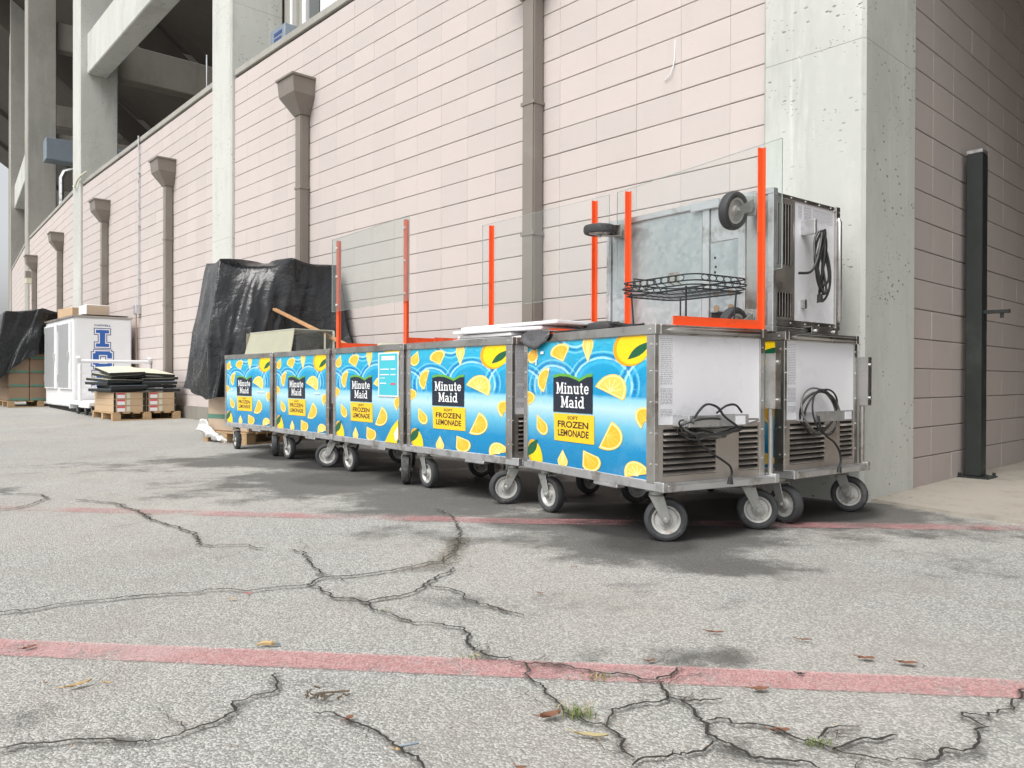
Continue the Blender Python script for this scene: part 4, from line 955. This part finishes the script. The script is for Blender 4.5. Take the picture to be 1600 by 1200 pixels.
ed = MB(); ed.box(w2_-.016, d2_-.016, 0, w2_-.002, d2_, h2_); ed.box(w2_-.014, .35, 0, w2_-.004, .365, h2_-.03); ed.build('edge_strip', M_CREAM, dc)
bt = tag(MB().box(-.75, -.022, -.014, .75, .022, .014).build('wood_batten', M_WOODO, None, (-1.86, 7.08, 1.21), (0, 0, 0), bevel=.003), 'long brown wooden batten leaning over the carts before the tarp', 'batten')
pa, pb_ = Vector((-2.66, 8.76, 1.52)), Vector((-1.43, 7.25, 1.006))
bt.location = (pa+pb_)/2; bt.rotation_euler = (pb_-pa).to_track_quat('X', 'Z').to_euler(); bt.scale.x = (pb_-pa).length/1.5
tag(MB().box(-.09, -.05, 0, .09, .05, .035).build('cream_block', M_CREAM, None, on_cart(2, .30, .80, CT+.001), (0, 0, R(20)), bevel=.004), 'small cream block on the middle cart top', 'block')

# ---------------------------------------------------------------- the large tarped pile on its pallet
def pallet(label, loc, rz, L_, W_, group='wooden pallets by the wall', m=None):
    m = m or M_WOOD
    r = thing('pallet', label, 'pallet', loc, rz, group)
    n = 7
    for k in range(n):
        y = k*(W_-.10)/(n-1); MB().box(0, y, .112, L_, y+.10, .132).build('deck_board', m, r, bevel=.002)
    for x in (0, L_/2-.045, L_-.09): 
        for y in (0, W_/2-.06, W_-.12): MB().box(x, y, .021, x+.09, y+.12, .111).build('spacer_block', m, r, bevel=.002)
        MB().box(x, 0, 0, x+.09, W_, .020).build('bottom_board', m, r, bevel=.002)
    return r
E1 = Vector((.82, -.57, 0)); rz1 = math.atan2(-.57, .82)
pz = gz(8.62)
pallet('pallet under the large tarped pile, mostly hidden by carts', (-3.57, 9.05, pz), rz1, .80, .95)
cs = thing('carton_stack', 'pale wrapped carton showing below the large black tarp', 'carton', (-3.57 + .03*.57, 9.07, pz+.133), rz1)
MB().box(.02, .02, 0, .76, .90, .62).build('carton', M_TAN2, cs, bevel=.01)
for z in (.14, .52): MB().box(.016, .016, z, .764, .904, z+.05).build('green_band', M_GREEN, cs)
tp = MB()
def along(P, u):
    n = len(P); f_ = u*n; i = int(f_) % n; k = f_ - int(f_)
    a, b = Vector(P[i]), Vector(P[(i+1) % n]); return a + (b-a)*k
def tarp_mesh(top, bot, peak, nu, nv, amp, seed, label, name='tarpaulin', fold=8):
    mb = MB(); n = len(top)
    tc = sum((Vector(p) for p in top), Vector())/n
    for j in range(nv+1):
        v = j/nv
        for i in range(nu):
            u = i/nu; A = along(top, u); B_ = along(bot, u); p = A + (B_-A)*v; hv = v**(.62 if .15 < u < .5 else .9); p.x = A.x + (B_.x-A.x)*hv; p.y = A.y + (B_.y-A.y)*hv
            out = Vector((p.x-tc.x, p.y-tc.y, 0)); out.normalize()
            ph = (1-abs(noise.noise((u*fold*1.3, v*.7, seed)))*3.2)*1.1 + noise.noise((u*fold*.7, v*2.2, seed+2))*1.6 + (1-abs(noise.noise((u*fold*2.9 + v*2, v*1.4, seed+5)))*3)*.45 - .5
            w_ = amp*(.12 + v**.8)
            p += out*(ph*w_) ; p.z += amp*.8*noise.noise((u*fold*1.2, 2, seed+9))*v - .04*math.sin(PI*((u*n) % 1))*(1-v)
            mb.v.append(tuple(p))
    for j in range(nv):
        for i in range(nu):
            i2 = (i+1) % nu; mb.f.append((j*nu+i, j*nu+i2, (j+1)*nu+i2, (j+1)*nu+i)); mb.m.append(0)
    # cap
    rings = 5; base = 0
    for r_ in range(1, rings):
        k = 1 - r_/rings; st_ = len(mb.v)
        for i in range(nu):
            p = Vector(mb.v[i]); q = tc + (p-tc)*k; q.z = p.z*k + (tc.z+peak)*(1-k) + amp*.6*noise.noise((q.x*3, q.y*3, seed)); mb.v.append(tuple(q))
        for i in range(nu):
            i2 = (i+1) % nu; mb.f.append((base+i2, base+i, st_+i, st_+i2)); mb.m.append(0)
        base = st_
    mb.f.append(tuple(range(base, base+nu))); mb.m.append(0)
    o = mb.build(name, M_TARP, smooth=False); o.data.polygons.foreach_set('use_smooth', [True]*len(o.data.polygons))
    return tag(o, label, 'tarpaulin', 'black plastic tarpaulins')
tarp_mesh([(-3.74, 9.58, 2.15), (-3.31, 8.86, 2.10), (-2.84, 8.96, 2.03), (-2.46, 8.78, 2.10), (-2.03, 9.06, 2.06), (-2.95, 10.0, 2.10)],
          [(-4.08, 9.72, .64), (-3.33, 8.52, .50), (-3.02, 8.52, .55), (-2.50, 8.94, .7), (-1.70, 8.80, .85), (-3.05, 10.05, .65)], .03, 180, 50, .042, 3.3, 'large black tarpaulin draped over tall pile behind the carts')
ow = MB(); na, nb_ = 16, 7
for i in range(na):
    for j in range(nb_):
        u, v = i/(na-1), j/(nb_-1)
        c_ = Vector((-3.60 + .40*u, 9.0 - .20*u, pz + .16*(1-u)**1.5 + .02)); q = noise.noise_vector((u*6, v*3, 2.2))
        ow.v.append(tuple(c_ + Vector((.05*(v-.5)*(1.4-u), -.03*(v-.5), .16*(v-.3)*(1-u)**.7)) + q*.045))
for i in range(na-1):
    for j in range(nb_-1): ow.f.append((i*nb_+j, i*nb_+j+1, (i+1)*nb_+j+1, (i+1)*nb_+j)); ow.m.append(0)
owo = tag(ow.build('torn_wrap', M_WRAPW, smooth=True), 'loose white wrap trailing off the pallet under the tarp', 'wrap')
sm2 = owo.modifiers.new('thick', 'SOLIDIFY'); sm2.thickness = .002

# ---------------------------------------------------------------- ice chest, platform cart, cartons, left stack
b1 = bayrot(1); g14 = gz(14.05)
ic = thing('ice_chest', 'white ice merchandiser with two grey doors and blue lettering', 'ice chest', (-7.9, 14.05, g14), b1)
IL, IH = 2.35, 1.73
MB().box(-IL, .03, .10, 0, 1.0, IH).build('cabinet', M_WHITE2, ic, bevel=.02, seg=2)
MB().box(-IL+.05, .08, .0, -.05, .95, .099).build('plinth', M_DARK, ic)
MB().box(-IL-.01, .0, IH+.001, .012, 1.01, IH+.03).build('top_trim', M_STEEL_D, ic)
for x0, x1 in ((-IL+.10, -IL/2-.12), (-IL/2+.10, -.12)):
    d = MB().box(x0, -.012, .42, x1, .029, IH-.08).build('door', M_WHITE2, ic, bevel=.006)
    MB().box(x0+.05, -.016, .45, x1-.10, -.0125, IH-.11).build('door_panel', M_GREYDOOR, d)
    MB().box(x1-.07, -.05, .95, x1-.03, -.0125, 1.10).build('latch', M_ALU, d, bevel=.004)
    for z in (.55, 1.5): MB().box(x0-.02, -.02, z, x0+.03, -.0125, z+.14).build('hinge', M_ALU, d)
le = MB()
def let(rects, g, m, k):
    for j, (y0, z0, y1, z1) in enumerate(rects):
        x = .0012 + k*.0009 + j*.00006
        le.poly([(x, y0-g, z0-g), (x, y1+g, z0-g), (x, y1+g, z1+g), (x, y0-g, z1+g)], m)
def letter(rects):
    let(rects, .034, 1, 0); let(rects, .020, 2, 1); let(rects, 0, 0, 2)
cy_ = .50
letter([(cy_-.11, 1.45, cy_+.11, 1.51), (cy_-.045, 1.26, cy_+.045, 1.45), (cy_-.11, 1.20, cy_+.11, 1.26)])
letter([(cy_-.16, .87, cy_-.06, 1.08), (cy_-.12, 1.05, cy_+.13, 1.12), (cy_-.12, .82, cy_+.13, .89), (cy_+.08, .99, cy_+.16, 1.09), (cy_+.08, .85, cy_+.16, .94)])
letter([(cy_-.10, .44, cy_-.01, .72), (cy_-.15, .67, cy_+.15, .74), (cy_-.15, .40, cy_+.15, .47), (cy_-.02, .54, cy_+.08, .60), (cy_+.09, .62, cy_+.15, .70), (cy_+.09, .46, cy_+.15, .53)])
sans(le, 'CASWELL', lambda x, y: (.0018, .36+.28*x, 1.575+.036*y), 1)
le.build('lettering', [M_BLUE, M_NAVY, M_WHITE], ic, fix=False)
ib = thing('small_carton', 'white and tan carton on top of the ice chest', 'carton', (0, 0, 0), b1)
ib.location = Vector((-7.9, 14.05, g14+IH+.062)) + RZ(b1) @ Vector((-.62, .5, 0)); 
MB().box(-.26, -.2, 0, .3, .2, .2).build('box', M_WHITE2, ib, bevel=.008); MB().box(.301, -.19, .01, .304, .19, .19).build('tan_side', M_TAN2, ib)
sh = thing('sheet_pile', 'thin grey sheets under the carton on the ice chest', 'sheets', Vector((-7.9, 14.05, g14+IH+.031)) + RZ(b1) @ Vector((-.7, .5, 0)), b1)
MB().box(-.6, -.42, 0, .55, .40, .014).build('sheet', M_STEEL_D, sh); MB().box(-.5, -.3, .0145, .62, .46, .029).build('sheet', M_FOAM, sh)
tb = tag(MB().box(-.4, -.25, 0, .45, .35, .25).build('tan_carton', M_TAN, None, Vector((-7.9, 14.05, g14+IH+.031)) + RZ(b1) @ Vector((-1.85, .5, 0)), (0, 0, b1+.1), bevel=.008), 'tan cardboard carton on far end of the ice chest top', 'carton')
pc = thing('platform_cart', 'white platform cart with tubular handle beside the ice chest', 'platform cart', (-7.43, 13.46, gz(13.46)), b1)
f = MB()
MB().tube([(0, 0, .20), (0, 0, .86), (.0, .04, .93), (0, 1.09, .93), (0, 1.13, .86), (0, 1.13, .20)], .032, 10).build('handle_frame', M_WHITE2, pc, smooth=True)
for y in (-.01, 1.14):
    MB().tube([(-.02, y, .90), (.05, y - .03, 1.0)], .03, 8).build('tube_end', M_WHITE2, pc)
for z in (.34, .46, .58, .70): MB().box(-.012, .03, z, .012, 1.10, z+.022).build('slat', M_WHITE2, pc, bevel=.003)
MB().box(-.65, -.03, .17, .72, 1.16, .235).build('platform', M_WHITE2, pc, bevel=.01)
MB().box(-.65, -.03, .10, -.6, 1.16, .169).build('skirt', M_WHITE2, pc); MB().box(.03, -.03, .14, .70, -.0, .169).build('rail', M_WHITE2, pc)
for x in (-.45, .12, .55):
    for y in (.08, 1.05):
        cw = MB().lathe([(.02,-.02),(.06,-.022),(.07,-.012),(.07,.012),(.06,.022),(.02,.02)], TR((x, y, .07)) @ RX(PI/2), 16).build('caster_wheel', M_RUBBER, pc, smooth=True)
        MB().box(x-.03, y-.03, .07, x+.03, y-.025, .169).build('fork', M_FORK, cw); MB().cyl((x, y-.025, .07), (x, y+.025, .07), .02, 8).build('hub', M_RIM, cw)
pl2 = pallet('low pallet carrying labelled tan cartons and black foam sheets', Vector((-6.15, 12.05, gz(12.05))) + RZ(b1) @ Vector((-1.22, 0, 0)), b1, 1.22, 1.02)
p0 = Vector((-6.15, 12.05, gz(12.05)+.133)); M1 = RZ(b1)
for c in range(2):
    for k in range(3):
        lab = ('%s carton in the %s column of the pallet stack' % (('lowest labelled tan', 'middle labelled tan', 'topmost labelled tan')[k], ('left', 'right')[c]))
        t = thing('flat_carton', lab, 'carton', p0 + M1 @ Vector((-.02, .02 + c*.48, k*.104)), b1, 'labelled tan cartons on the pallet')
        MB().box(-1.14, 0, 0, 0, .455, .102).build('box', M_TAN, t, bevel=.004)
        for y0, y1, m in ((.0, .03, M_FOAM), (.425, .455, M_FOAM)): MB().box(.0005, y0, .004, .003, y1, .098).build('strap_gap', m, t)
        MB().box(.0005, .05, .008, .0028, .165, .094).build('label', M_REDLBL, t); MB().box(.0029, .052, .012, .0036, .163, .066).build('label_white', M_WHITE2, t)
        MB().box(.0005, .19, .01, .0026, .24, .09).build('print', M_CREAM, t)
rr = random.Random(5)
for k in range(12):
    c_ = k % 2; h_ = k//2; z = .318 + h_*.050 + (.012 if c_ else 0)
    t = thing('foam_sheet', '%s black foam sheet on the %s side of the pile' % (('lowest', 'second', 'third', 'fourth', 'fifth', 'topmost')[h_], ('left', 'right')[c_]), 'foam sheet',
              p0 + M1 @ Vector((rr.uniform(-.08, .02), (-.04, .46)[c_] + rr.uniform(-.03, .04), z)), 0, 'black foam sheets piled on the cartons')
    tilt = (0, 0, .01, .03, .06, .10)[h_]
    t.rotation_euler = (rr.uniform(-.02, .03) + (.05 if h_ > 3 and not c_ else -.05 if h_ > 3 else 0), tilt, b1 + rr.uniform(-.06, .10))
    MB().box(-1.0, 0, 0, 0, .52, .041).build('core', M_FOAM, t, bevel=.004)
    MB().box(-1.0, 0, .0415, 0, .52, .046).build('facing', M_CREAM if h_ > 2 else M_DUCT, t)
# wrapped stack at the far left
lp = Vector((-10.05, 15.6, gz(15.6)))
pallet('farthest pallet under the brown carton stack at the left', lp + M1 @ Vector((-1.2, 0, 0)), b1, 1.2, 1.15)
for c in range(3):
    for k in range(6):
        t = tag(MB().box(-1.16, c*.375+.01, 0, 0, c*.375+.375, .278).build('brown_carton', M_TAND, None, lp + M1 @ Vector((-.02, 0, .135 + k*.281)), (0, 0, b1), bevel=.01), 
                '%s brown carton, %s column of far left stack' % (('lowest', 'second', 'third', 'fourth', 'fifth', 'topmost')[k], ('left', 'middle', 'right')[c]), 'carton', 'brown cartons in the far left stack')
        MB().box(.0005, c*.375+.03, .005, .003, c*.375+.355, .05).build('green_stripe', M_GREEN, t)
def LW(x, y, z): p = lp + M1 @ Vector((x, y, 0)); return (p.x, p.y, lp.z + z)
tarp_mesh([LW(.04, -.06, 1.92), LW(.06, .6, 2.02), LW(.04, 1.22, 1.95), LW(-1.25, 1.22, 1.95), LW(-1.3, .5, 2.0), LW(-1.25, -.08, 1.90)],
          [LW(.12, -.30, .42), LW(.12, .30, 1.0), LW(.10, 1.3, 1.28), LW(-1.35, 1.3, 1.1), LW(-1.45, .5, .9), LW(-1.4, -.32, .55)], .06, 110, 34, .06, 8.1, 'black tarpaulin over the brown carton stack at far left')
bp = thing('banner_panel', 'white panel with purple edge behind the far left stack', 'panel', (-12.6, 19.4, gz(19.4)), R(-20))
MB().box(-.5, 0, .05, .5, .08, 1.3).build('board', M_WHITE2, bp); MB().box(-.62, -.005, .0, -.501, .085, 1.3).build('edge_strip', M_PURPLE, bp); MB().box(-.4, -.2, 0, .4, .3, .049).build('foot', M_FOAM, bp)

# ---------------------------------------------------------------- litter, leaves and weeds on the asphalt
def leaf(x, y, L_, a, m, label, curl=.3, cat='leaf', wr=.4, lift=.0):
    mb = MB(); n = 7
    for i in range(n+1):
        u = i/n; w_ = wr*L_*math.sin(PI*min(1, u*.96+.02))**.8/1; 
        for k in (-1, 0, 1): mb.v.append(((u-.5)*L_, k*w_/2*(1+.2*noise.noise((u*5, k, x*9))), .004 + curl*L_*(.5*abs(k) + .35*(2*u-1)**2) + .003*noise.noise((u*6, k, y*7))))
    for i in range(n):
        for k in range(2): mb.f.append((i*3+k, i*3+k+1, i*3+k+4, i*3+k+3)); mb.m.append(0)
    mb.tube([(-.5*L_, 0, .006+curl*L_*.35), (-.72*L_, .01, .006+curl*L_*.4)], .0012, 4)
    return tag(mb.build('leaf', m, None, (x, y, gz(y)+.0045+lift), (0, 0, R(a)), smooth=True), label, cat, 'leaves and scraps on the asphalt')
for a in ((-1.305, 2.118, .038, 60, M_LEAF, 'brown leaf on the near red line at far left'), (-1.03, 1.858, .062, 52, M_PEEL, 'long tan peel below the near red line at left'),
          (-.967, 1.874, .026, 10, M_PEEL, 'small crumpled tan scrap right of the long peel'), (-1.114, 1.872, .014, 0, M_LEAF, 'tiny brown scrap left of the long peel'),
          (-.895, 2.663, .018, 20, M_REDLBL, 'tiny red scrap at the long crack, centre left'), (-.926, 2.594, .026, 0, M_PEEL, 'faint tan scrap below the tiny red one'),
          (-.348, 1.682, .030, 75, M_LEAF, 'reddish curled leaf at top of the bottom centre crack'), (.101, 2.676, .022, 5, M_LEAF, 'small dark leaf alone in the middle of the asphalt'),
          (.365, 2.034, .026, 30, M_LEAF, 'round brown leaf touching upper edge of near red line'), (.591, 2.265, .048, -12, M_LEAF, 'thin brown leaf above the dark stain at right'),
          (.825, 2.201, .042, -10, M_LEAF, 'pale thin leaf right of the dark stain'), (.936, 2.057, .042, -8, M_LEAF, 'left one of two brown leaves above red line, right'),
          (1.027, 2.022, .046, -10, M_LEAF, 'right one of two brown leaves above red line, right'), (.589, 1.848, .045, 8, M_LEAF, 'crumpled leaf just below the near red line'),
          (.721, 1.945, .022, -4, M_CORD, 'small black scrap on the near red line'), (.562, 1.629, .042, 4, M_LEAF, 'reddish oval leaf lying on the lower right crack'),
          (-.221, 1.542, .020, 30, M_PEEL, 'orange scrap beside the blue twig at bottom centre'), (.165, 1.60, .07, -12, M_GRASSY, 'pale dry straw below the large weed tuft'),
          (.25, 3.05, .02, 40, M_LEAF, 'tiny leaf in front of the front cart wheel'), (.02, 1.47, .02, 0, M_LEAF, 'tiny leaf at the bottom edge right of centre')):
    leaf(*a, curl=.13, wr=.24 if 'thin' in a[5] or 'peel' in a[5] or 'straw' in a[5] else .5)
wr_ = thing('wrapper', 'crumpled yellow wrapper with teal end near red line', 'wrapper', (-.666, 2.15, .004), R(8)); wr_.scale = (.75, .75, .75)
MB().tube([(-.045,0,.006), (-.02,.006,.010), (.01,-.003,.011), (.025,.004,.008)], [.003, .008, .009, .005], 6).build('wrapper_body', M_PEEL, wr_, smooth=True); MB().tube([(.024,.004,.008), (.04,0,.006)], [.008, .003], 6).build('wrapper_end', M_DUCT, wr_)
tag(MB().tube([(-.018, 0, .003), (0, .002, .004), (.018, .007, .004)], .0028, 5).build('blue_twig', M_DUCT, None, (-.200, 1.546, .011), (0, 0, R(8))), 'blue twig like scrap at the bottom centre crack', 'scrap')
dh = MB(); rr = random.Random(11)
for k in range(26):
    x, y = rr.gauss(0, .022), rr.gauss(0, .016); a = rr.uniform(0, PI); l = rr.uniform(.006, .016)
    dh.tube([(x, y, .003), (x + l*math.cos(a), y + l*math.sin(a), .003 + rr.uniform(0, .006))], .0022, 4)
dh.tube([(-.01, .022, .004), (.06, .034, .005)], .0025, 4)
tag(dh.build('dirt_clump', M_SOIL, None, (-.434, 1.778, .011)), 'small clump of dirt and twigs below the red line, centre', 'dirt clump')
def tuft(x, y, n, h_, rad, label, seed, brown=.3):
    r = random.Random(seed); t = thing('weed_tuft', label, 'weed', (x, y, gz(y)+.004), 0, 'weeds growing in the cracks')
    for m, nm, k in ((M_GRASS, 'green_blades', int(n*(1-brown))), (M_GRASSY, 'dry_blades', int(n*brown))):
        b = MB()
        for _ in range(k):
            a = r.uniform(0, 2*PI); ln = h_*r.uniform(.5, 1.15); bx, by = r.gauss(0, rad*.5), r.gauss(0, rad*.35); sp = r.uniform(.3, 1.3); w_ = .0013
            d = Vector((math.cos(a), math.sin(a), 0)); sd = Vector((-d.y, d.x, 0)); pts = [Vector((bx, by, 0)) + d*(sp*ln*u*u) + Vector((0, 0, ln*(u - .35*u*u*sp))) for u in (0, .4, .75, 1)]
            o = len(b.v); ws_b = (w_, w_*.9, w_*.6, .0003)
            for p, q in zip(pts, ws_b): b.v += [tuple(p - sd*q), tuple(p + sd*q)]
            for i in range(3): b.f.append((o+2*i, o+2*i+1, o+2*i+3, o+2*i+2)); b.m.append(0)
        b.build(nm, m, t, fix=False)
    return t
tuft(.141, 1.705, 70, .030, .042, 'largest grass tuft growing in crack at bottom right of centre', 1)
tuft(.214, 1.922, 46, .013, .04, 'flat grass tuft in the crack on the near red line', 2, .5)
tuft(.616, 1.575, 44, .015, .026, 'small bright green tuft in the lower right crack', 3, .1)
tuft(-.099, 2.064, 30, .012, .03, 'tiny mossy tuft where crack meets red line', 4, .6)
tuft(-.409, 2.478, 16, .012, .014, 'tiny green sprout in the centre crack', 5, .1)
leaf(.085, 1.69, .05, 25, M_LEAF, 'brown leaf caught at the largest grass tuft', wr=.5)

# loose grit in the cracks and scattered over the asphalt
gr = MB(); rg_ = random.Random(21)
def pebble(x, y, r_, z0):
    a = rg_.uniform(0, PI); h_ = r_*rg_.uniform(.5, .9); e = rg_.uniform(.6, 1)
    v = [(x + r_*math.cos(a+k*PI/2)*(1 if k % 2 else e), y + r_*math.sin(a+k*PI/2)*(1 if k % 2 else e), z0 + h_*.35) for k in range(4)] + [(x + r_*.2, y, z0 + h_)]
    gr.add(v, [(0,1,4), (1,2,4), (2,3,4), (3,0,4)], rg_.choice((0, 0, 1, 2)))
for wd, P in CRACKS:
    for x, y in dense(P, .012):
        if y < 4.6 and rg_.random() < .42: pebble(x + rg_.gauss(0, .014), y + rg_.gauss(0, .014), rg_.uniform(.0012, .0042), gz(y) + .008)
for _ in range(420):
    y = 1.45 + 3*rg_.random()**1.6; pebble(rg_.uniform(-.75, .75)*y, y, rg_.uniform(.001, .0035), gz(y) + .002)
for _ in range(130): pebble(-.26 + rg_.gauss(0, .06), 3.2 + rg_.gauss(0, .16), rg_.uniform(.002, .006), .006)
tag(gr.build('gravel', [M_SOIL, M_TAND, simple('pale_grit', (.42, .40, .36), .9, var=.3, scale=90)], fix=False), kind='stuff')
